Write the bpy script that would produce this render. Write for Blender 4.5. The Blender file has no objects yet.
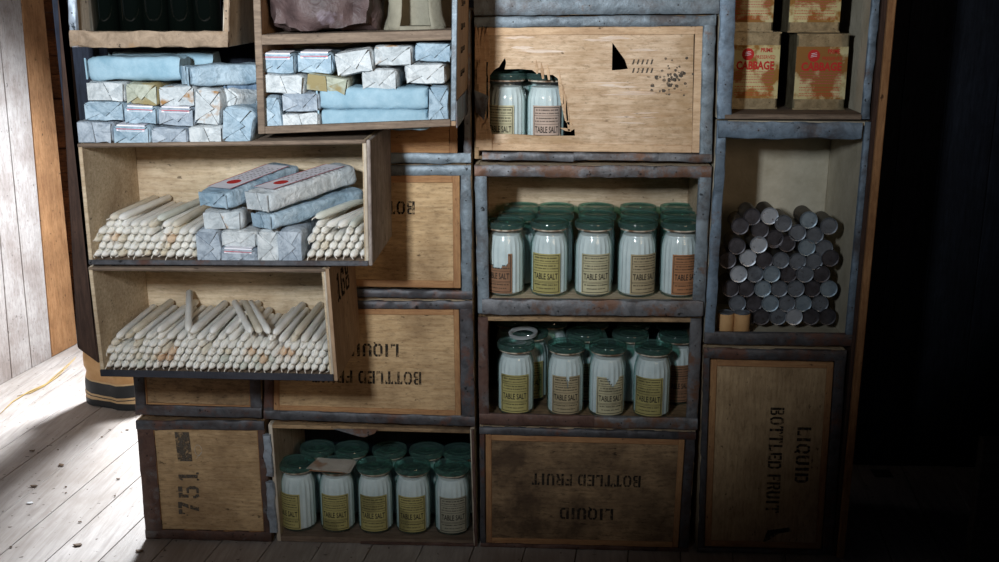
import bpy, bmesh, math, random
from mathutils import Vector, Matrix, noise
from mathutils.geometry import tessellate_polygon
random.seed(7)
PI = math.pi
sc = bpy.context.scene
col = sc.collection

# ------------------------------------------------------------------ camera
FPX = 1093.0
PITCH = math.radians(14.9); YAW = math.radians(2.8)
CAM = Vector((0, -2.75, 1.50))
fwd = Vector((-math.sin(YAW)*math.cos(PITCH), math.cos(YAW)*math.cos(PITCH), -math.sin(PITCH)))
cam_d = bpy.data.cameras.new('camera'); cam = bpy.data.objects.new('camera', cam_d); col.objects.link(cam)
cam.location = CAM
cam.rotation_euler = (PI/2-PITCH, 0, YAW)
cam_d.sensor_width = 36; cam_d.lens = FPX*36/999; cam_d.clip_start = .05
sc.camera = cam
CR = cam.rotation_euler.to_matrix()
def ray(px, py):
    return (CR @ Vector(((px-499.5)/FPX, -(py-281)/FPX, -1))).normalized()
def P(px, py, Y=0.0):
    d = ray(px, py); return CAM + d*((Y-CAM.y)/d.y)
def PF(px, py, Z=0.0):
    d = ray(px, py); return CAM + d*((Z-CAM.z)/d.z)
# ------------------------------------------------------------------ light
w = bpy.data.worlds.new('world'); sc.world = w; w.use_nodes = True
w.node_tree.nodes['Background'].inputs[0].default_value = (.62, .72, 1.0, 1)
w.node_tree.nodes['Background'].inputs[1].default_value = .012
def area(name, loc, target, sx, sy, e, c, spread=180):
    l = bpy.data.lights.new(name, 'AREA'); l.shape = 'RECTANGLE'; l.size = sx; l.size_y = sy
    l.energy = e; l.color = c; l.spread = math.radians(spread)
    o = bpy.data.objects.new(name, l); col.objects.link(o); o.location = loc
    o.rotation_euler = (Vector(target)-Vector(loc)).to_track_quat('-Z', 'Y').to_euler(); return o
area('window_daylight', (-.70, -2.55, 1.80), (-.62, 0, 1.72), .15, .24, 13.8, (.87, .94, 1.0), 73)
area('warm_bounce_fill', (1.5, -3.4, 1.9), (-.8, 0, 1.75), 1.0, .8, 2.5, (1.0, .72, .48), 60)  # added fill lamp, stands in for warm light bounced around the interior
area('back_window_daylight', (-1.22, 2.05, 1.5), (-1.6, .3, 0), .36, .5, 50, (.86, .93, 1.0), 95)
sc.view_settings.view_transform = 'Standard'; sc.view_settings.look = 'None'
sc.view_settings.gamma = 1; sc.view_settings.exposure = 0.35
try: sc.cycles.use_denoising = True
except Exception: pass
sc.cycles.max_bounces = 8; sc.cycles.transparent_max_bounces = 24
sc.cycles.caustics_reflective = False; sc.cycles.caustics_refractive = False

# ------------------------------------------------------------------ materials
MATS = {}
class NT:
    def __init__(s, m): s.t = m.node_tree; s.n = s.t.nodes; s.l = s.t.links
    def new(s, t, **k):
        x = s.n.new(t)
        for a, b in k.items(): setattr(x, a, b)
        return x
    def link(s, a, b): s.l.new(a, b)
    def coords(s, scale=(1,1,1), kind='Object', rot=(0,0,0)):
        tc = s.new('ShaderNodeTexCoord'); mp = s.new('ShaderNodeMapping')
        mp.inputs['Scale'].default_value = scale; mp.inputs['Rotation'].default_value = rot
        oi = s.new('ShaderNodeObjectInfo'); ad = s.new('ShaderNodeVectorMath', operation='ADD')
        s.link(tc.outputs[kind], mp.inputs[0]); s.link(mp.outputs[0], ad.inputs[0])
        sc_ = s.new('ShaderNodeMath', operation='MULTIPLY'); sc_.inputs[1].default_value = 37.0
        s.link(oi.outputs['Random'], sc_.inputs[0]); s.link(sc_.outputs[0], ad.inputs[1])
        return ad.outputs[0]
    def noise(s, vec, scale, detail=4, rough=.6, dist=0):
        x = s.new('ShaderNodeTexNoise'); x.inputs['Scale'].default_value = scale
        x.inputs['Detail'].default_value = detail; x.inputs['Roughness'].default_value = rough
        x.inputs['Distortion'].default_value = dist
        s.link(vec, x.inputs['Vector']); return x.outputs['Fac']
    def ramp(s, fac, stops):
        r = s.new('ShaderNodeValToRGB'); e = r.color_ramp.elements
        while len(e) < len(stops): e.new(.5)
        for i, (p, c) in enumerate(stops):
            e[i].position = p; e[i].color = (*c, 1) if len(c) == 3 else c
        s.link(fac, r.inputs[0]); return r.outputs[0]
    def mix(s, fac, a, b, mode='MIX'):
        m = s.new('ShaderNodeMix', data_type='RGBA', blend_type=mode)
        for v, i in ((fac, 0), (a, 6), (b, 7)):
            if hasattr(v, 'links') or isinstance(v, bpy.types.NodeSocket): s.link(v, m.inputs[i])
            else: m.inputs[i].default_value = v if i == 0 else (*v, 1)
        return m.outputs[2]
    def bump(s, h, strength=.3, dist=.002):
        b = s.new('ShaderNodeBump'); b.inputs['Strength'].default_value = strength
        b.inputs['Distance'].default_value = dist; s.link(h, b.inputs['Height']); return b.outputs[0]
def newmat(name, rough=.7, metal=0, spec=None):
    m = bpy.data.materials.new(name); m.use_nodes = True; MATS[name] = m
    b = m.node_tree.nodes['Principled BSDF']; b.inputs['Roughness'].default_value = rough
    b.inputs['Metallic'].default_value = metal
    if spec is not None: b.inputs['Specular IOR Level'].default_value = spec
    return m, NT(m), b
W1 = (0,0,0); 
def wood(name, c0, c1, stain, axis='x', spots=True, stain_amt=.5, rough=.8, island=False):
    m, t, b = newmat(name, rough, spec=.25)
    scl = {'x': (1.2, 9, 14), 'z': (14, 9, 1.2), 'y': (12, 1.0, 12)}[axis]
    v = t.coords(scl); v1 = t.coords((1,1,1))
    g = t.noise(v, 9, 6, .65, .6)
    c = t.ramp(g, [(.28, c0), (.62, c1)])
    blot = t.noise(v1, 5.5, 5, .65)
    c = t.mix(t.ramp(blot, [(.42, W1), (.66, (stain_amt,)*3)]), c, stain)
    fine = t.noise(t.coords({'x': (3,8,10), 'z': (10,8,3), 'y': (8,3,8)}[axis]), 14, 6, .75)
    c = t.mix(t.ramp(fine, [(.49, W1), (.68, (.75*stain_amt,)*3)]), c, tuple(x*.6 for x in stain))
    if spots:
        sp = t.noise(t.coords((1,1,2.2) if axis=='x' else (2,1,1)), 38, 3, .6)
        c = t.mix(t.ramp(sp, [(.66, W1), (.74, (.8,)*3)]), c, tuple(x*.22 for x in stain))
    if island:
        gm = t.new('ShaderNodeNewGeometry')
        c = t.mix(1.0, c, t.ramp(gm.outputs['Random Per Island'], [(0, (.62,.6,.58)), (1, (1.12,1.1,1.08))]), 'MULTIPLY')
    t.link(c, b.inputs['Base Color'])
    t.link(t.bump(t.noise(v, 22, 5, .7), .35, .002), b.inputs['Normal'])
    return m
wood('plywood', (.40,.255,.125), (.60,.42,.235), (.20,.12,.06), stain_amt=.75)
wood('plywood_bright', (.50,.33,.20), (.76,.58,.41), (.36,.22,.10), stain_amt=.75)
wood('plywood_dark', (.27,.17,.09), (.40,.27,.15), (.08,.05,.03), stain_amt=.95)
wood('plywood_v', (.35,.24,.13), (.50,.36,.21), (.20,.125,.065), axis='z', stain_amt=.7)
wood('plywood_inner', (.46,.35,.22), (.68,.56,.40), (.28,.18,.10), stain_amt=.55)
wood('peeled', (.66,.50,.38), (.84,.70,.58), (.50,.36,.25), stain_amt=.3)
wood('batten', (.30,.145,.065), (.46,.26,.12), (.22,.10,.05), spots=True)
wood('batten_pale', (.55,.36,.21), (.75,.54,.35), (.30,.16,.08))
wood('batten_v', (.30,.145,.065), (.44,.25,.115), (.20,.09,.045), axis='z')
wood('weathered', (.22,.18,.15), (.46,.40,.36), (.12,.09,.08), axis='z', stain_amt=.6)
wood('weathered_side', (.26,.17,.10), (.46,.32,.21), (.22,.12,.06), axis='z', stain_amt=.5)
wood('crate_edge', (.12,.085,.062), (.25,.185,.135), (.10,.07,.05), stain_amt=.6)
wood('pale_edge', (.40,.34,.26), (.62,.55,.45), (.30,.22,.15), axis='z')
wood('dark_plank', (.03,.017,.013), (.075,.042,.03), (.03,.018,.015), axis='z')
wood('orange_board', (.27,.125,.05), (.42,.22,.10), (.13,.055,.022), axis='z')
wood('orange_lining', (.22,.075,.03), (.42,.16,.055), (.05,.02,.012), axis='x', island=True, stain_amt=.9)
wood('whitewashed', (.36,.32,.30), (.50,.46,.44), (.22,.165,.14), axis='z', stain_amt=.6, island=False)
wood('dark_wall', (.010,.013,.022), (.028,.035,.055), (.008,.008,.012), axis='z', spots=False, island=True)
wood('dark_beam', (.05,.045,.04), (.10,.09,.08), (.03,.025,.02))
# floor
m, t, b = newmat('floor_boards', .55, spec=.35)
v = t.coords((9, .8, 1), rot=(0,0,.11)); v1 = t.coords()
c = t.ramp(t.noise(v, 7, 6, .65, .5), [(.3, (.30,.26,.235)), (.65, (.47,.42,.39))])
c = t.mix(t.ramp(t.noise(v1, 3, 5, .6), [(.45, W1), (.7, (.5,)*3)]), c, (.22,.17,.13))
c = t.mix(t.ramp(t.noise(v1, 55, 2, .5), [(.69, W1), (.73, (.8,)*3)]), c, (.07,.045,.03))
gm = t.new('ShaderNodeNewGeometry')
c = t.mix(1.0, c, t.ramp(gm.outputs['Random Per Island'], [(0, (.86,.85,.84)), (1, (1.08,)*3)]), 'MULTIPLY')
t.link(c, b.inputs['Base Color']); t.link(t.bump(t.noise(v, 20, 4, .7), .4, .002), b.inputs['Normal'])
# tin strips
def tin(name, c0, c1, rust, amt, rough=.5, metal=.25):
    m, t, b = newmat(name, rough, metal, .4)
    v = t.coords(); v2 = t.coords((1,1,1))
    c = t.ramp(t.noise(v, 26, 5, .7, .8), [(.32, c0), (.66, c1)])
    c = t.mix(t.ramp(t.noise(v2, 11, 6, .7), [(.62-amt*.25, W1), (.70-amt*.2, (1,)*3)]), c, rust)
    c = t.mix(t.ramp(t.noise(v2, 7, 6, .75), [(.50, W1), (.66, (.7,)*3)]), c, tuple(x*.45 for x in rust))
    c = t.mix(t.ramp(t.noise(v2, 60, 3, .6), [(.66, W1), (.72, (1,)*3)]), c, tuple(x*.18 for x in c0))
    t.link(c, b.inputs['Base Color']); t.link(t.bump(t.noise(v, 34, 5, .7, .5), .55, .004), b.inputs['Normal'])
tin('tin_blue', (.10,.125,.145), (.23,.28,.32), (.16,.11,.09), .02)
tin('tin_blue_right', (.09,.125,.165), (.20,.27,.35), (.14,.09,.07), .05)
tin('tin_grey', (.09,.09,.095), (.20,.205,.22), (.16,.085,.055), .5)
tin('tin_rust', (.075,.038,.03), (.15,.085,.065), (.16,.15,.15), .25, .6)
tin('tin_dark', (.045,.045,.05), (.105,.105,.115), (.12,.06,.045), .4)
tin('tin_pale', (.22,.26,.31), (.42,.48,.55), (.20,.13,.1), .05)
tin('tin_paper', (.17,.12,.08), (.32,.235,.165), (.26,.17,.1), .3, .8, 0)
# tins
def canmat(name, c0, c1, spot):
    m, t, b = newmat(name, .42, .65)
    v = t.coords((1,1,1))
    c = t.ramp(t.noise(v, 40, 5, .7), [(.3, c0), (.65, c1)])
    c = t.mix(t.ramp(t.noise(v, 90, 4, .7), [(.60, W1), (.68, (1,)*3)]), c, spot)
    t.link(c, b.inputs['Base Color']); t.link(t.bump(t.noise(v, 80, 4, .7), .4, .001), b.inputs['Normal'])
canmat('can_blue', (.22,.29,.35), (.37,.46,.53), (.20,.24,.28))
canmat('can_grey', (.13,.145,.17), (.24,.27,.31), (.08,.08,.09))
canmat('can_dark', (.05,.045,.05), (.12,.115,.13), (.05,.035,.03))
canmat('can_spotted', (.45,.5,.56), (.62,.66,.72), (.06,.05,.05))
canmat('can_body', (.06,.05,.045), (.13,.12,.105), (.10,.06,.04))
canmat('tin_box', (.15,.12,.07), (.33,.28,.18), (.10,.075,.045))
# glass (thin, tinted, lets light pass)
def glass(name, tint, gl=1.0, rough=.04, milk=.10, mc=None, ior=1.33):
    m = bpy.data.materials.new(name); m.use_nodes = True; MATS[name] = m
    t = NT(m); t.n.remove(t.n['Principled BSDF']); out = t.n['Material Output']
    tr = t.new('ShaderNodeBsdfTransparent'); tr.inputs[0].default_value = (*tint, 1)
    lw = t.new('ShaderNodeLayerWeight'); lw.inputs[0].default_value = .5      # more glass is crossed towards the outline
    t.link(t.ramp(lw.outputs['Facing'], [(.42, tint), (.98, tuple(x**e_ for x, e_ in zip(tint, (6, 3.6, 4.2))))]), tr.inputs[0])
    g = t.new('ShaderNodeBsdfGlossy'); g.inputs['Roughness'].default_value = rough; g.inputs[0].default_value = (gl,)*3+(1,)
    fr = t.new('ShaderNodeFresnel'); gm_ = t.new('ShaderNodeNewGeometry'); mr = t.new('ShaderNodeMapRange'); t.link(gm_.outputs['Backfacing'], mr.inputs[0])   # thin wall: the same reflection from either side
    mr.inputs['To Min'].default_value = ior; mr.inputs['To Max'].default_value = 1/ior; t.link(mr.outputs[0], fr.inputs[0])
    mx = t.new('ShaderNodeMixShader'); t.link(fr.outputs[0], mx.inputs[0]); t.link(tr.outputs[0], mx.inputs[1]); t.link(g.outputs[0], mx.inputs[2])
    df = t.new('ShaderNodeBsdfDiffuse'); df.inputs[0].default_value = (*(mc or [x*.5 for x in tint]), 1)
    m2 = t.new('ShaderNodeMixShader'); m2.inputs[0].default_value = milk
    t.link(mx.outputs[0], m2.inputs[1]); t.link(df.outputs[0], m2.inputs[2]); t.link(m2.outputs[0], out.inputs[0])
glass('jar_glass', (.89, .945, .94), milk=.05, ior=1.42); glass('lid_glass', (.55, .76, .71), milk=.13, mc=(.22,.36,.34), ior=1.52)
m, t, b = newmat('bottle_glass', .06, 0, .5); b.inputs['Base Color'].default_value = (.0015,.0025,.002,1)
m, t, b = newmat('salt', .9); v = t.coords()
t.link(t.ramp(t.noise(v, 30, 4, .6), [(.3, (.70,.745,.76)), (.7, (.88,.905,.915))]), b.inputs['Base Color'])
m, t, b = newmat('rust_ring', .8); v = t.coords()
t.link(t.ramp(t.noise(v, 60, 4, .6), [(.4, (.16,.09,.05)), (.6, (.62,.55,.45))]), b.inputs['Base Color'])
def paper(name, c0, c1, stain=None, amt=0, rough=.75, bs=1.0, sscale=9):
    m, t, b = newmat(name, rough, 0, .3); v = t.coords()
    c = t.ramp(t.noise(v, 14, 5, .65), [(.3, c0), (.68, c1)])
    if name.startswith('wrap') and name != 'wrap_long':
        c = t.mix(t.ramp(t.noise(v, 34, 5, .75, 1.5), [(.45, W1), (.66, (.7,)*3)]), c, tuple(x*.62 for x in c0))
    if stain: c = t.mix(t.ramp(t.noise(v, sscale, 4, .6), [(.60-amt*.3, W1), (.68-amt*.3, (1,)*3)]), c, stain)
    t.link(c, b.inputs['Base Color']); t.link(t.bump(t.noise(v, 28, 4, .65, 1.2), .5*bs, .006), b.inputs['Normal'])
for k, c in dict(yellow=(.44,.39,.15), cream=(.54,.50,.32), tan=(.40,.33,.20), brown=(.30,.16,.09), orange=(.40,.19,.09), rose=(.50,.38,.31), grey=(.34,.33,.25)).items():
    paper('label_'+k, tuple(x*.8 for x in c), tuple(x*1.1 for x in c), tuple(x*.6 for x in c), .1, bs=.1)
paper('wrap_white', (.38,.42,.44), (.68,.70,.70), bs=1.7)
paper('wrap_blue', (.20,.30,.38), (.44,.54,.61), bs=1.7)
paper('wrap_grey', (.22,.27,.33), (.46,.51,.56), bs=1.7)
paper('wrap_long', (.18,.31,.39), (.33,.47,.55), bs=.9)
paper('wrap_olive', (.30,.32,.24), (.50,.52,.44), (.26,.21,.10), .3)
paper('wrap_rust', (.36,.40,.42), (.60,.63,.64), (.30,.16,.06), .12, sscale=14)
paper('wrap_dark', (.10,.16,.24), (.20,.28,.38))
paper('print_strip', (.62,.60,.66), (.78,.76,.80), bs=.2)
paper('cabbage_label', (.50,.42,.20), (.62,.54,.28), (.30,.14,.03), .50, bs=.1, sscale=16)
paper('cabbage_label_rust', (.50,.42,.2), (.60,.52,.3), (.27,.12,.028), .72, bs=.1, sscale=13)
paper('loose_paper', (.42,.38,.32), (.60,.55,.47), (.36,.22,.14), .15, bs=.5)
paper('hide', (.035,.022,.022), (.10,.065,.062), (.14,.11,.13), .1, .55, 1.6)
paper('canvas', (.42,.375,.28), (.56,.51,.40))
paper('hood_cloth', (.17,.155,.115), (.27,.25,.19))
paper('boot_leather', (.46,.25,.10), (.62,.38,.18), rough=.6, bs=.4)
paper('boot_rubber', (.018,.02,.022), (.035,.037,.04), rough=.5, bs=.2)
paper('boot_stripe', (.50,.33,.16), (.66,.46,.26), rough=.6, bs=.2)
paper('cloth_dark', (.02,.022,.03), (.04,.04,.05))
paper('straw', (.34,.22,.07), (.46,.31,.11))
paper('flake', (.06,.035,.02), (.16,.10,.06)); paper('flake_white', (.7,.7,.7), (.85,.85,.85))
for k, c in dict(ink=(.035,.03,.026), ink_soft=(.10,.075,.05), red=(.50,.035,.03), line_red=(.5,.08,.1), print_grey=(.26,.24,.25), chalk=(.50,.44,.36)).items():
    m, t, b = newmat(k, .85, 0, .15); b.inputs['Base Color'].default_value = (*c, 1)
m, t, b = newmat('ink_worn', .85, 0, .1); v = t.coords()
tr = t.new('ShaderNodeBsdfTransparent'); mx = t.new('ShaderNodeMixShader')
b.inputs['Base Color'].default_value = (.035,.028,.022,1)
t.link(t.ramp(t.noise(v, 70, 4, .7), [(.44, (.16,)*3), (.64, (.92,)*3)]), mx.inputs[0]); t.link(b.outputs[0], mx.inputs[1]); t.link(tr.outputs[0], mx.inputs[2])
t.link(mx.outputs[0], t.n['Material Output'].inputs[0])
fd = MATS['ink_worn'].copy(); fd.name = 'ink_faded'; MATS['ink_faded'] = fd; fd.node_tree.nodes['Principled BSDF'].inputs['Base Color'].default_value = (.12,.10,.08,1)
def wax(name, c0, c1):
    m, t, b = newmat(name, .38, 0, .5); v = t.coords((1,1,1))
    t.link(t.ramp(t.noise(v, 14, 4, .6), [(.3, c0), (.65, c1)]), b.inputs['Base Color'])
    b.inputs['Subsurface Weight'].default_value = 0
wax('wax_white', (.84,.81,.74), (.97,.96,.92)); wax('wax_cream', (.66,.58,.44), (.84,.78,.66)); wax('wax_rust', (.60,.36,.20), (.84,.68,.52)); wax('wax_green', (.62,.65,.58), (.80,.82,.75))
m, t, b = newmat('wick', .9); b.inputs['Base Color'].default_value = (.75,.70,.62,1)
m, t, b = newmat('ring_grey', .5, .3); b.inputs['Base Color'].default_value = (.42,.45,.46,1)
m, t, b = newmat('iron', .5, .6); b.inputs['Base Color'].default_value = (.03,.025,.02,1)

# ------------------------------------------------------------------ helpers
class MB:
    def __init__(s): s.v = []; s.f = []; s.m = []
    def add(s, vs, fs, mi=0):
        o = len(s.v); s.v += [Vector(x) for x in vs]; s.f += [tuple(i+o for i in f) for f in fs]; s.m += [mi]*len(fs)
    def hexa(s, p, mi=0):   # p: 8 points, bottom 4 (front-left, front-right, back-right, back-left) then top 4
        s.add(p, [(0,1,5,4), (1,2,6,5), (2,3,7,6), (3,0,4,7), (4,5,6,7), (3,2,1,0)], mi)
    def box(s, x0,x1,y0,y1,z0,z1, mi=0):
        s.hexa([(x0,y0,z0),(x1,y0,z0),(x1,y1,z0),(x0,y1,z0),(x0,y0,z1),(x1,y0,z1),(x1,y1,z1),(x0,y1,z1)], mi)
    def lathe(s, prof, n=32, mi=0, flute=None, axis='z', center=(0,0,0), cap0=True, cap1=True):
        vs = []
        for (r, h) in prof:
            for i in range(n):
                a = 2*PI*i/n; rr = r*(1-(flute(h) if flute else 0)*(i % 2))
                p = (rr*math.cos(a), rr*math.sin(a), h)
                if axis == 'y': p = (p[0], p[2], p[1])
                vs.append(tuple(p[k]+center[k] for k in range(3)))
        fs = []
        for j in range(len(prof)-1):
            for i in range(n):
                a, b_, c, d = j*n+i, j*n+(i+1) % n, (j+1)*n+(i+1) % n, (j+1)*n+i
                fs.append((a,b_,c,d) if axis == 'z' else (d,c,b_,a))
        if cap0: fs.append(tuple(range(n))[::-1] if axis == 'z' else tuple(range(n)))
        if cap1: fs.append(tuple((len(prof)-1)*n+i for i in range(n)) if axis == 'z' else tuple((len(prof)-1)*n+i for i in range(n))[::-1])
        s.add(vs, fs, mi)
    def tube(s, pts, rad, n=8, mi=0, ends=True):
        pts = [Vector(p) for p in pts]; vs = []
        for i, p in enumerate(pts):
            d = (pts[min(i+1, len(pts)-1)]-pts[max(i-1, 0)]).normalized()
            up = Vector((0,0,1)) if abs(d.z) < .9 else Vector((1,0,0))
            a = d.cross(up).normalized(); b_ = a.cross(d)
            r = rad[i] if isinstance(rad, (list, tuple)) else rad
            for k in range(n): vs.append(p + (a*math.cos(2*PI*k/n)+b_*math.sin(2*PI*k/n))*r)
        fs = [(j*n+i, j*n+(i+1) % n, (j+1)*n+(i+1) % n, (j+1)*n+i) for j in range(len(pts)-1) for i in range(n)]
        if ends: fs += [tuple(range(n))[::-1], tuple((len(pts)-1)*n+i for i in range(n))]
        s.add(vs, fs, mi)
    def poly(s, outer, holes, to3, y0, y1, mi=0):   # prism of a polygon (with holes) between depths y0 < y1; to3(a, b, y)
        loops = [outer]+list(holes); flat = [p for l in loops for p in l]
        tris = tessellate_polygon([[Vector((p[0], p[1], 0)) for p in l] for l in loops])
        vs = [to3(a, b_, y0) for a, b_ in flat]+[to3(a, b_, y1) for a, b_ in flat]; n = len(flat)
        fs = [tuple(t_) for t_ in tris]+[tuple(i+n for i in t_[::-1]) for t_ in tris]
        o = 0
        for l in loops:
            for i in range(len(l)):
                a, b_ = o+i, o+(i+1) % len(l); fs.append((a, b_, b_+n, a+n))
            o += len(l)
        s.add(vs, fs, mi)
    def build(s, name, mats, parent=None, smooth=False, bevel=0, origin=None):
        org = Vector((0,0,0))
        if parent is not None:
            q = parent
            while q is not None: org = org + q.location; q = q.parent
        if origin is not None: org = Vector(origin)
        me = bpy.data.meshes.new(name)
        me.from_pydata([v-org for v in s.v], [], s.f)
        for mm in (mats if isinstance(mats, (list, tuple)) else [mats]): me.materials.append(MATS[mm])
        for p_, mi in zip(me.polygons, s.m): p_.material_index = mi
        bm = bmesh.new(); bm.from_mesh(me); bmesh.ops.recalc_face_normals(bm, faces=bm.faces)
        if bevel: bmesh.ops.bevel(bm, geom=bm.edges[:], offset=bevel, segments=1, affect='EDGES', clamp_overlap=True)
        bm.to_mesh(me); bm.free()
        if smooth:
            for p_ in me.polygons: p_.use_smooth = True
            if smooth != 'all': me.set_sharp_from_angle(angle=math.radians(smooth if smooth is not True else 40))
        o = bpy.data.objects.new(name, me); col.objects.link(o)
        if parent is not None: o.parent = parent
        elif origin is not None: o.location = origin
        return o
def tag(o, label=None, cat=None, group=None, kind=None):
    for k, v_ in (('label', label), ('category', cat), ('group', group), ('kind', kind)):
        if v_: o[k] = v_
    return o
def thing(name, loc, label, cat, group=None, rot=None):
    o = bpy.data.objects.new(name, None); o.empty_display_size = .05; col.objects.link(o); o.location = loc
    if rot: o.rotation_euler = rot
    return tag(o, label, cat, group)
KIDS = {}
def kids(o):
    if not KIDS.get('done'):
        pass
    return [c for c in col.objects if c.parent is o]
def copy_tree(o, tree, loc, rot=None, label=None, group=None):
    """tree: [(part, [sub-parts])]"""
    r = o.copy(); col.objects.link(r); r.location = loc
    if rot is not None: r.rotation_euler = rot
    if label: r['label'] = label
    if group: r['group'] = group
    for ch, subs in tree:
        c_ = ch.copy(); col.objects.link(c_); c_.parent = r
        for s_ in subs:
            d = s_.copy(); col.objects.link(d); d.parent = c_
    return r
def struct(mb, name, mats, **k): return tag(mb.build(name, mats, **k), kind='structure')

# stencil letters ---------------------------------------------------
def dsh(x0, x1, y0, y1, t_=.26):
    w_, h = x1-x0, y1-y0; c = min(.24, h*.3); t2 = .17 if h > .6 else .12
    return [(x0,y0),(x1-c,y0),(x1,y0+c),(x1,y1-c),(x1-c,y1),(x0,y1),(x0,y1-t2),(x1-c*.9-t_*.3,y1-t2),(x1-t_,y1-c),(x1-t_,y0+c),(x1-c*.9-t_*.3,y0+t2),(x0,y0+t2)]
def mir(p): return [(1-a, b_) for a, b_ in p][::-1]
def rc(x0, y0, x1, y1): return [(x0,y0),(x1,y0),(x1,y1),(x0,y1)]
ST = {
 'I': (.42, [rc(.2,0,.8,1)]),
 'B': (.8, [rc(0,0,.3,1), dsh(.38,.97,0,.48), dsh(.38,.93,.52,1)]),
 'D': (.8, [rc(0,0,.3,1), dsh(.38,1,0,1)]),
 'O': (.82, [dsh(.54,1,0,1), mir(dsh(.54,1,0,1))]),
 'Q': (.82, [dsh(.54,1,0,1), mir(dsh(.54,1,0,1)), [(.58,.22),(.72,.26),(.98,-.12),(.8,-.14)]]),
 'T': (.78, [rc(.34,0,.66,1), [(0,1),(0,.72),(.08,.72),(.1,.83),(.27,.83),(.27,1)], [(1,1),(.73,1),(.73,.83),(.9,.83),(.92,.72),(1,.72)]]),
 'L': (.74, [rc(.08,0,.4,1), [(.48,0),(1,0),(1,.3),(.92,.3),(.9,.17),(.48,.17)]]),
 'E': (.74, [rc(.03,0,.35,1), [(.43,0),(1,0),(1,.28),(.92,.28),(.9,.16),(.43,.16)], [(.43,1),(.43,.84),(.9,.84),(.92,.72),(1,.72),(1,1)], rc(.43,.43,.8,.57)]),
 'F': (.7, [rc(.03,0,.35,1), [(.43,1),(.43,.84),(.9,.84),(.92,.72),(1,.72),(1,1)], rc(.43,.43,.82,.58)]),
 'R': (.8, [rc(0,0,.3,1), dsh(.38,.95,.46,1), [(.5,.42),(.78,.42),(1,0),(.7,0)]]),
 'U': (.8, [[(0,1),(0,.2),(.2,0),(.45,0),(.45,.16),(.36,.17),(.3,.24),(.3,1)], [(1,1),(.7,1),(.7,.24),(.64,.17),(.55,.16),(.55,0),(.8,0),(1,.2)]]),
 '1': (.6, [rc(.35,.06,.72,1), rc(.1,0,.3,.12), rc(.77,0,.98,.12), [(.1,.78),(.3,.84),(.3,.98),(.1,.86)]]),
 '5': (.8, [[(.05,1),(.05,.52),(.3,.52),(.3,.8),(.45,.8),(.45,1)], rc(.53,.8,.95,1), dsh(.42,1,0,.6), [(.34,0),(.34,.16),(.2,.2),(.2,.3),(0,.3),(0,.18),(.15,0)]]),
 '6': (.8, [[(.44,1),(.2,1),(0,.8),(0,.2),(.2,0),(.44,0),(.44,.16),(.33,.2),(.33,.8),(.44,.84)], dsh(.52,1,0,.58), [(.52,1),(.52,.84),(.66,.8),(.66,.72),(.96,.72),(.96,.85),(.8,1)]]),
 '7': (.8, [[(.0,1),(.0,.7),(.1,.7),(.14,.82),(.4,.82),(.4,1)], [(.48,1),(.48,.82),(.7,.82),(.5,.5),(.8,.5),(1,.84),(1,1)], [(.46,.42),(.76,.42),(.62,0),(.28,0)]]),
 '8': (.8, [dsh(.54,1,0,.5), dsh(.54,.95,.54,1), mir(dsh(.54,1,0,.5)), mir(dsh(.54,.95,.54,1))]),
}
def stencil(mb, text, to3, y0, y1, h, gap=.16, wide=.8):
    """lays text along +a from 0, height h; returns its width"""
    x = 0
    for ch in text:
        if ch == ' ': x += h*.45*wide; continue
        w_, pls = ST[ch]; w_ *= h*wide
        for pl in pls: mb.poly([(x+a*w_, b_*h) for a, b_ in pl], [], to3, y0, y1)
        x += w_+h*gap*wide
    return x-h*gap*wide
FT = {}
def ftext(text, bold=.03):
    if (text, bold) in FT: return FT[(text, bold)]
    cu = bpy.data.curves.new('t', 'FONT'); cu.body = text; cu.align_x = 'CENTER'; cu.offset = bold; cu.resolution_u = 2; cu.size = 1
    o = bpy.data.objects.new('t', cu); col.objects.link(o)
    dg = bpy.context.evaluated_depsgraph_get(); me = bpy.data.meshes.new_from_object(o.evaluated_get(dg))
    vs = [v_.co.copy() for v_ in me.vertices]; fs = [tuple(p_.vertices) for p_ in me.polygons]
    bpy.data.objects.remove(o); bpy.data.curves.remove(cu); bpy.data.meshes.remove(me)
    x0, x1 = min(v_.x for v_ in vs), max(v_.x for v_ in vs); y0, y1 = min(v_.y for v_ in vs), max(v_.y for v_ in vs)
    vs = [((v_.x-(x0+x1)/2)/(x1-x0), (v_.y-y0)/(y1-y0)) for v_ in vs]
    FT[(text, bold)] = (vs, fs); return FT[(text, bold)]
def add_ftext(mb, text, to3, cx, b0, width, h, mi=0, bold=.03):
    vs, fs = ftext(text, bold); mb.add([to3(cx+a*width, b0+b_*h) for a, b_ in vs], fs, mi)

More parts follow.
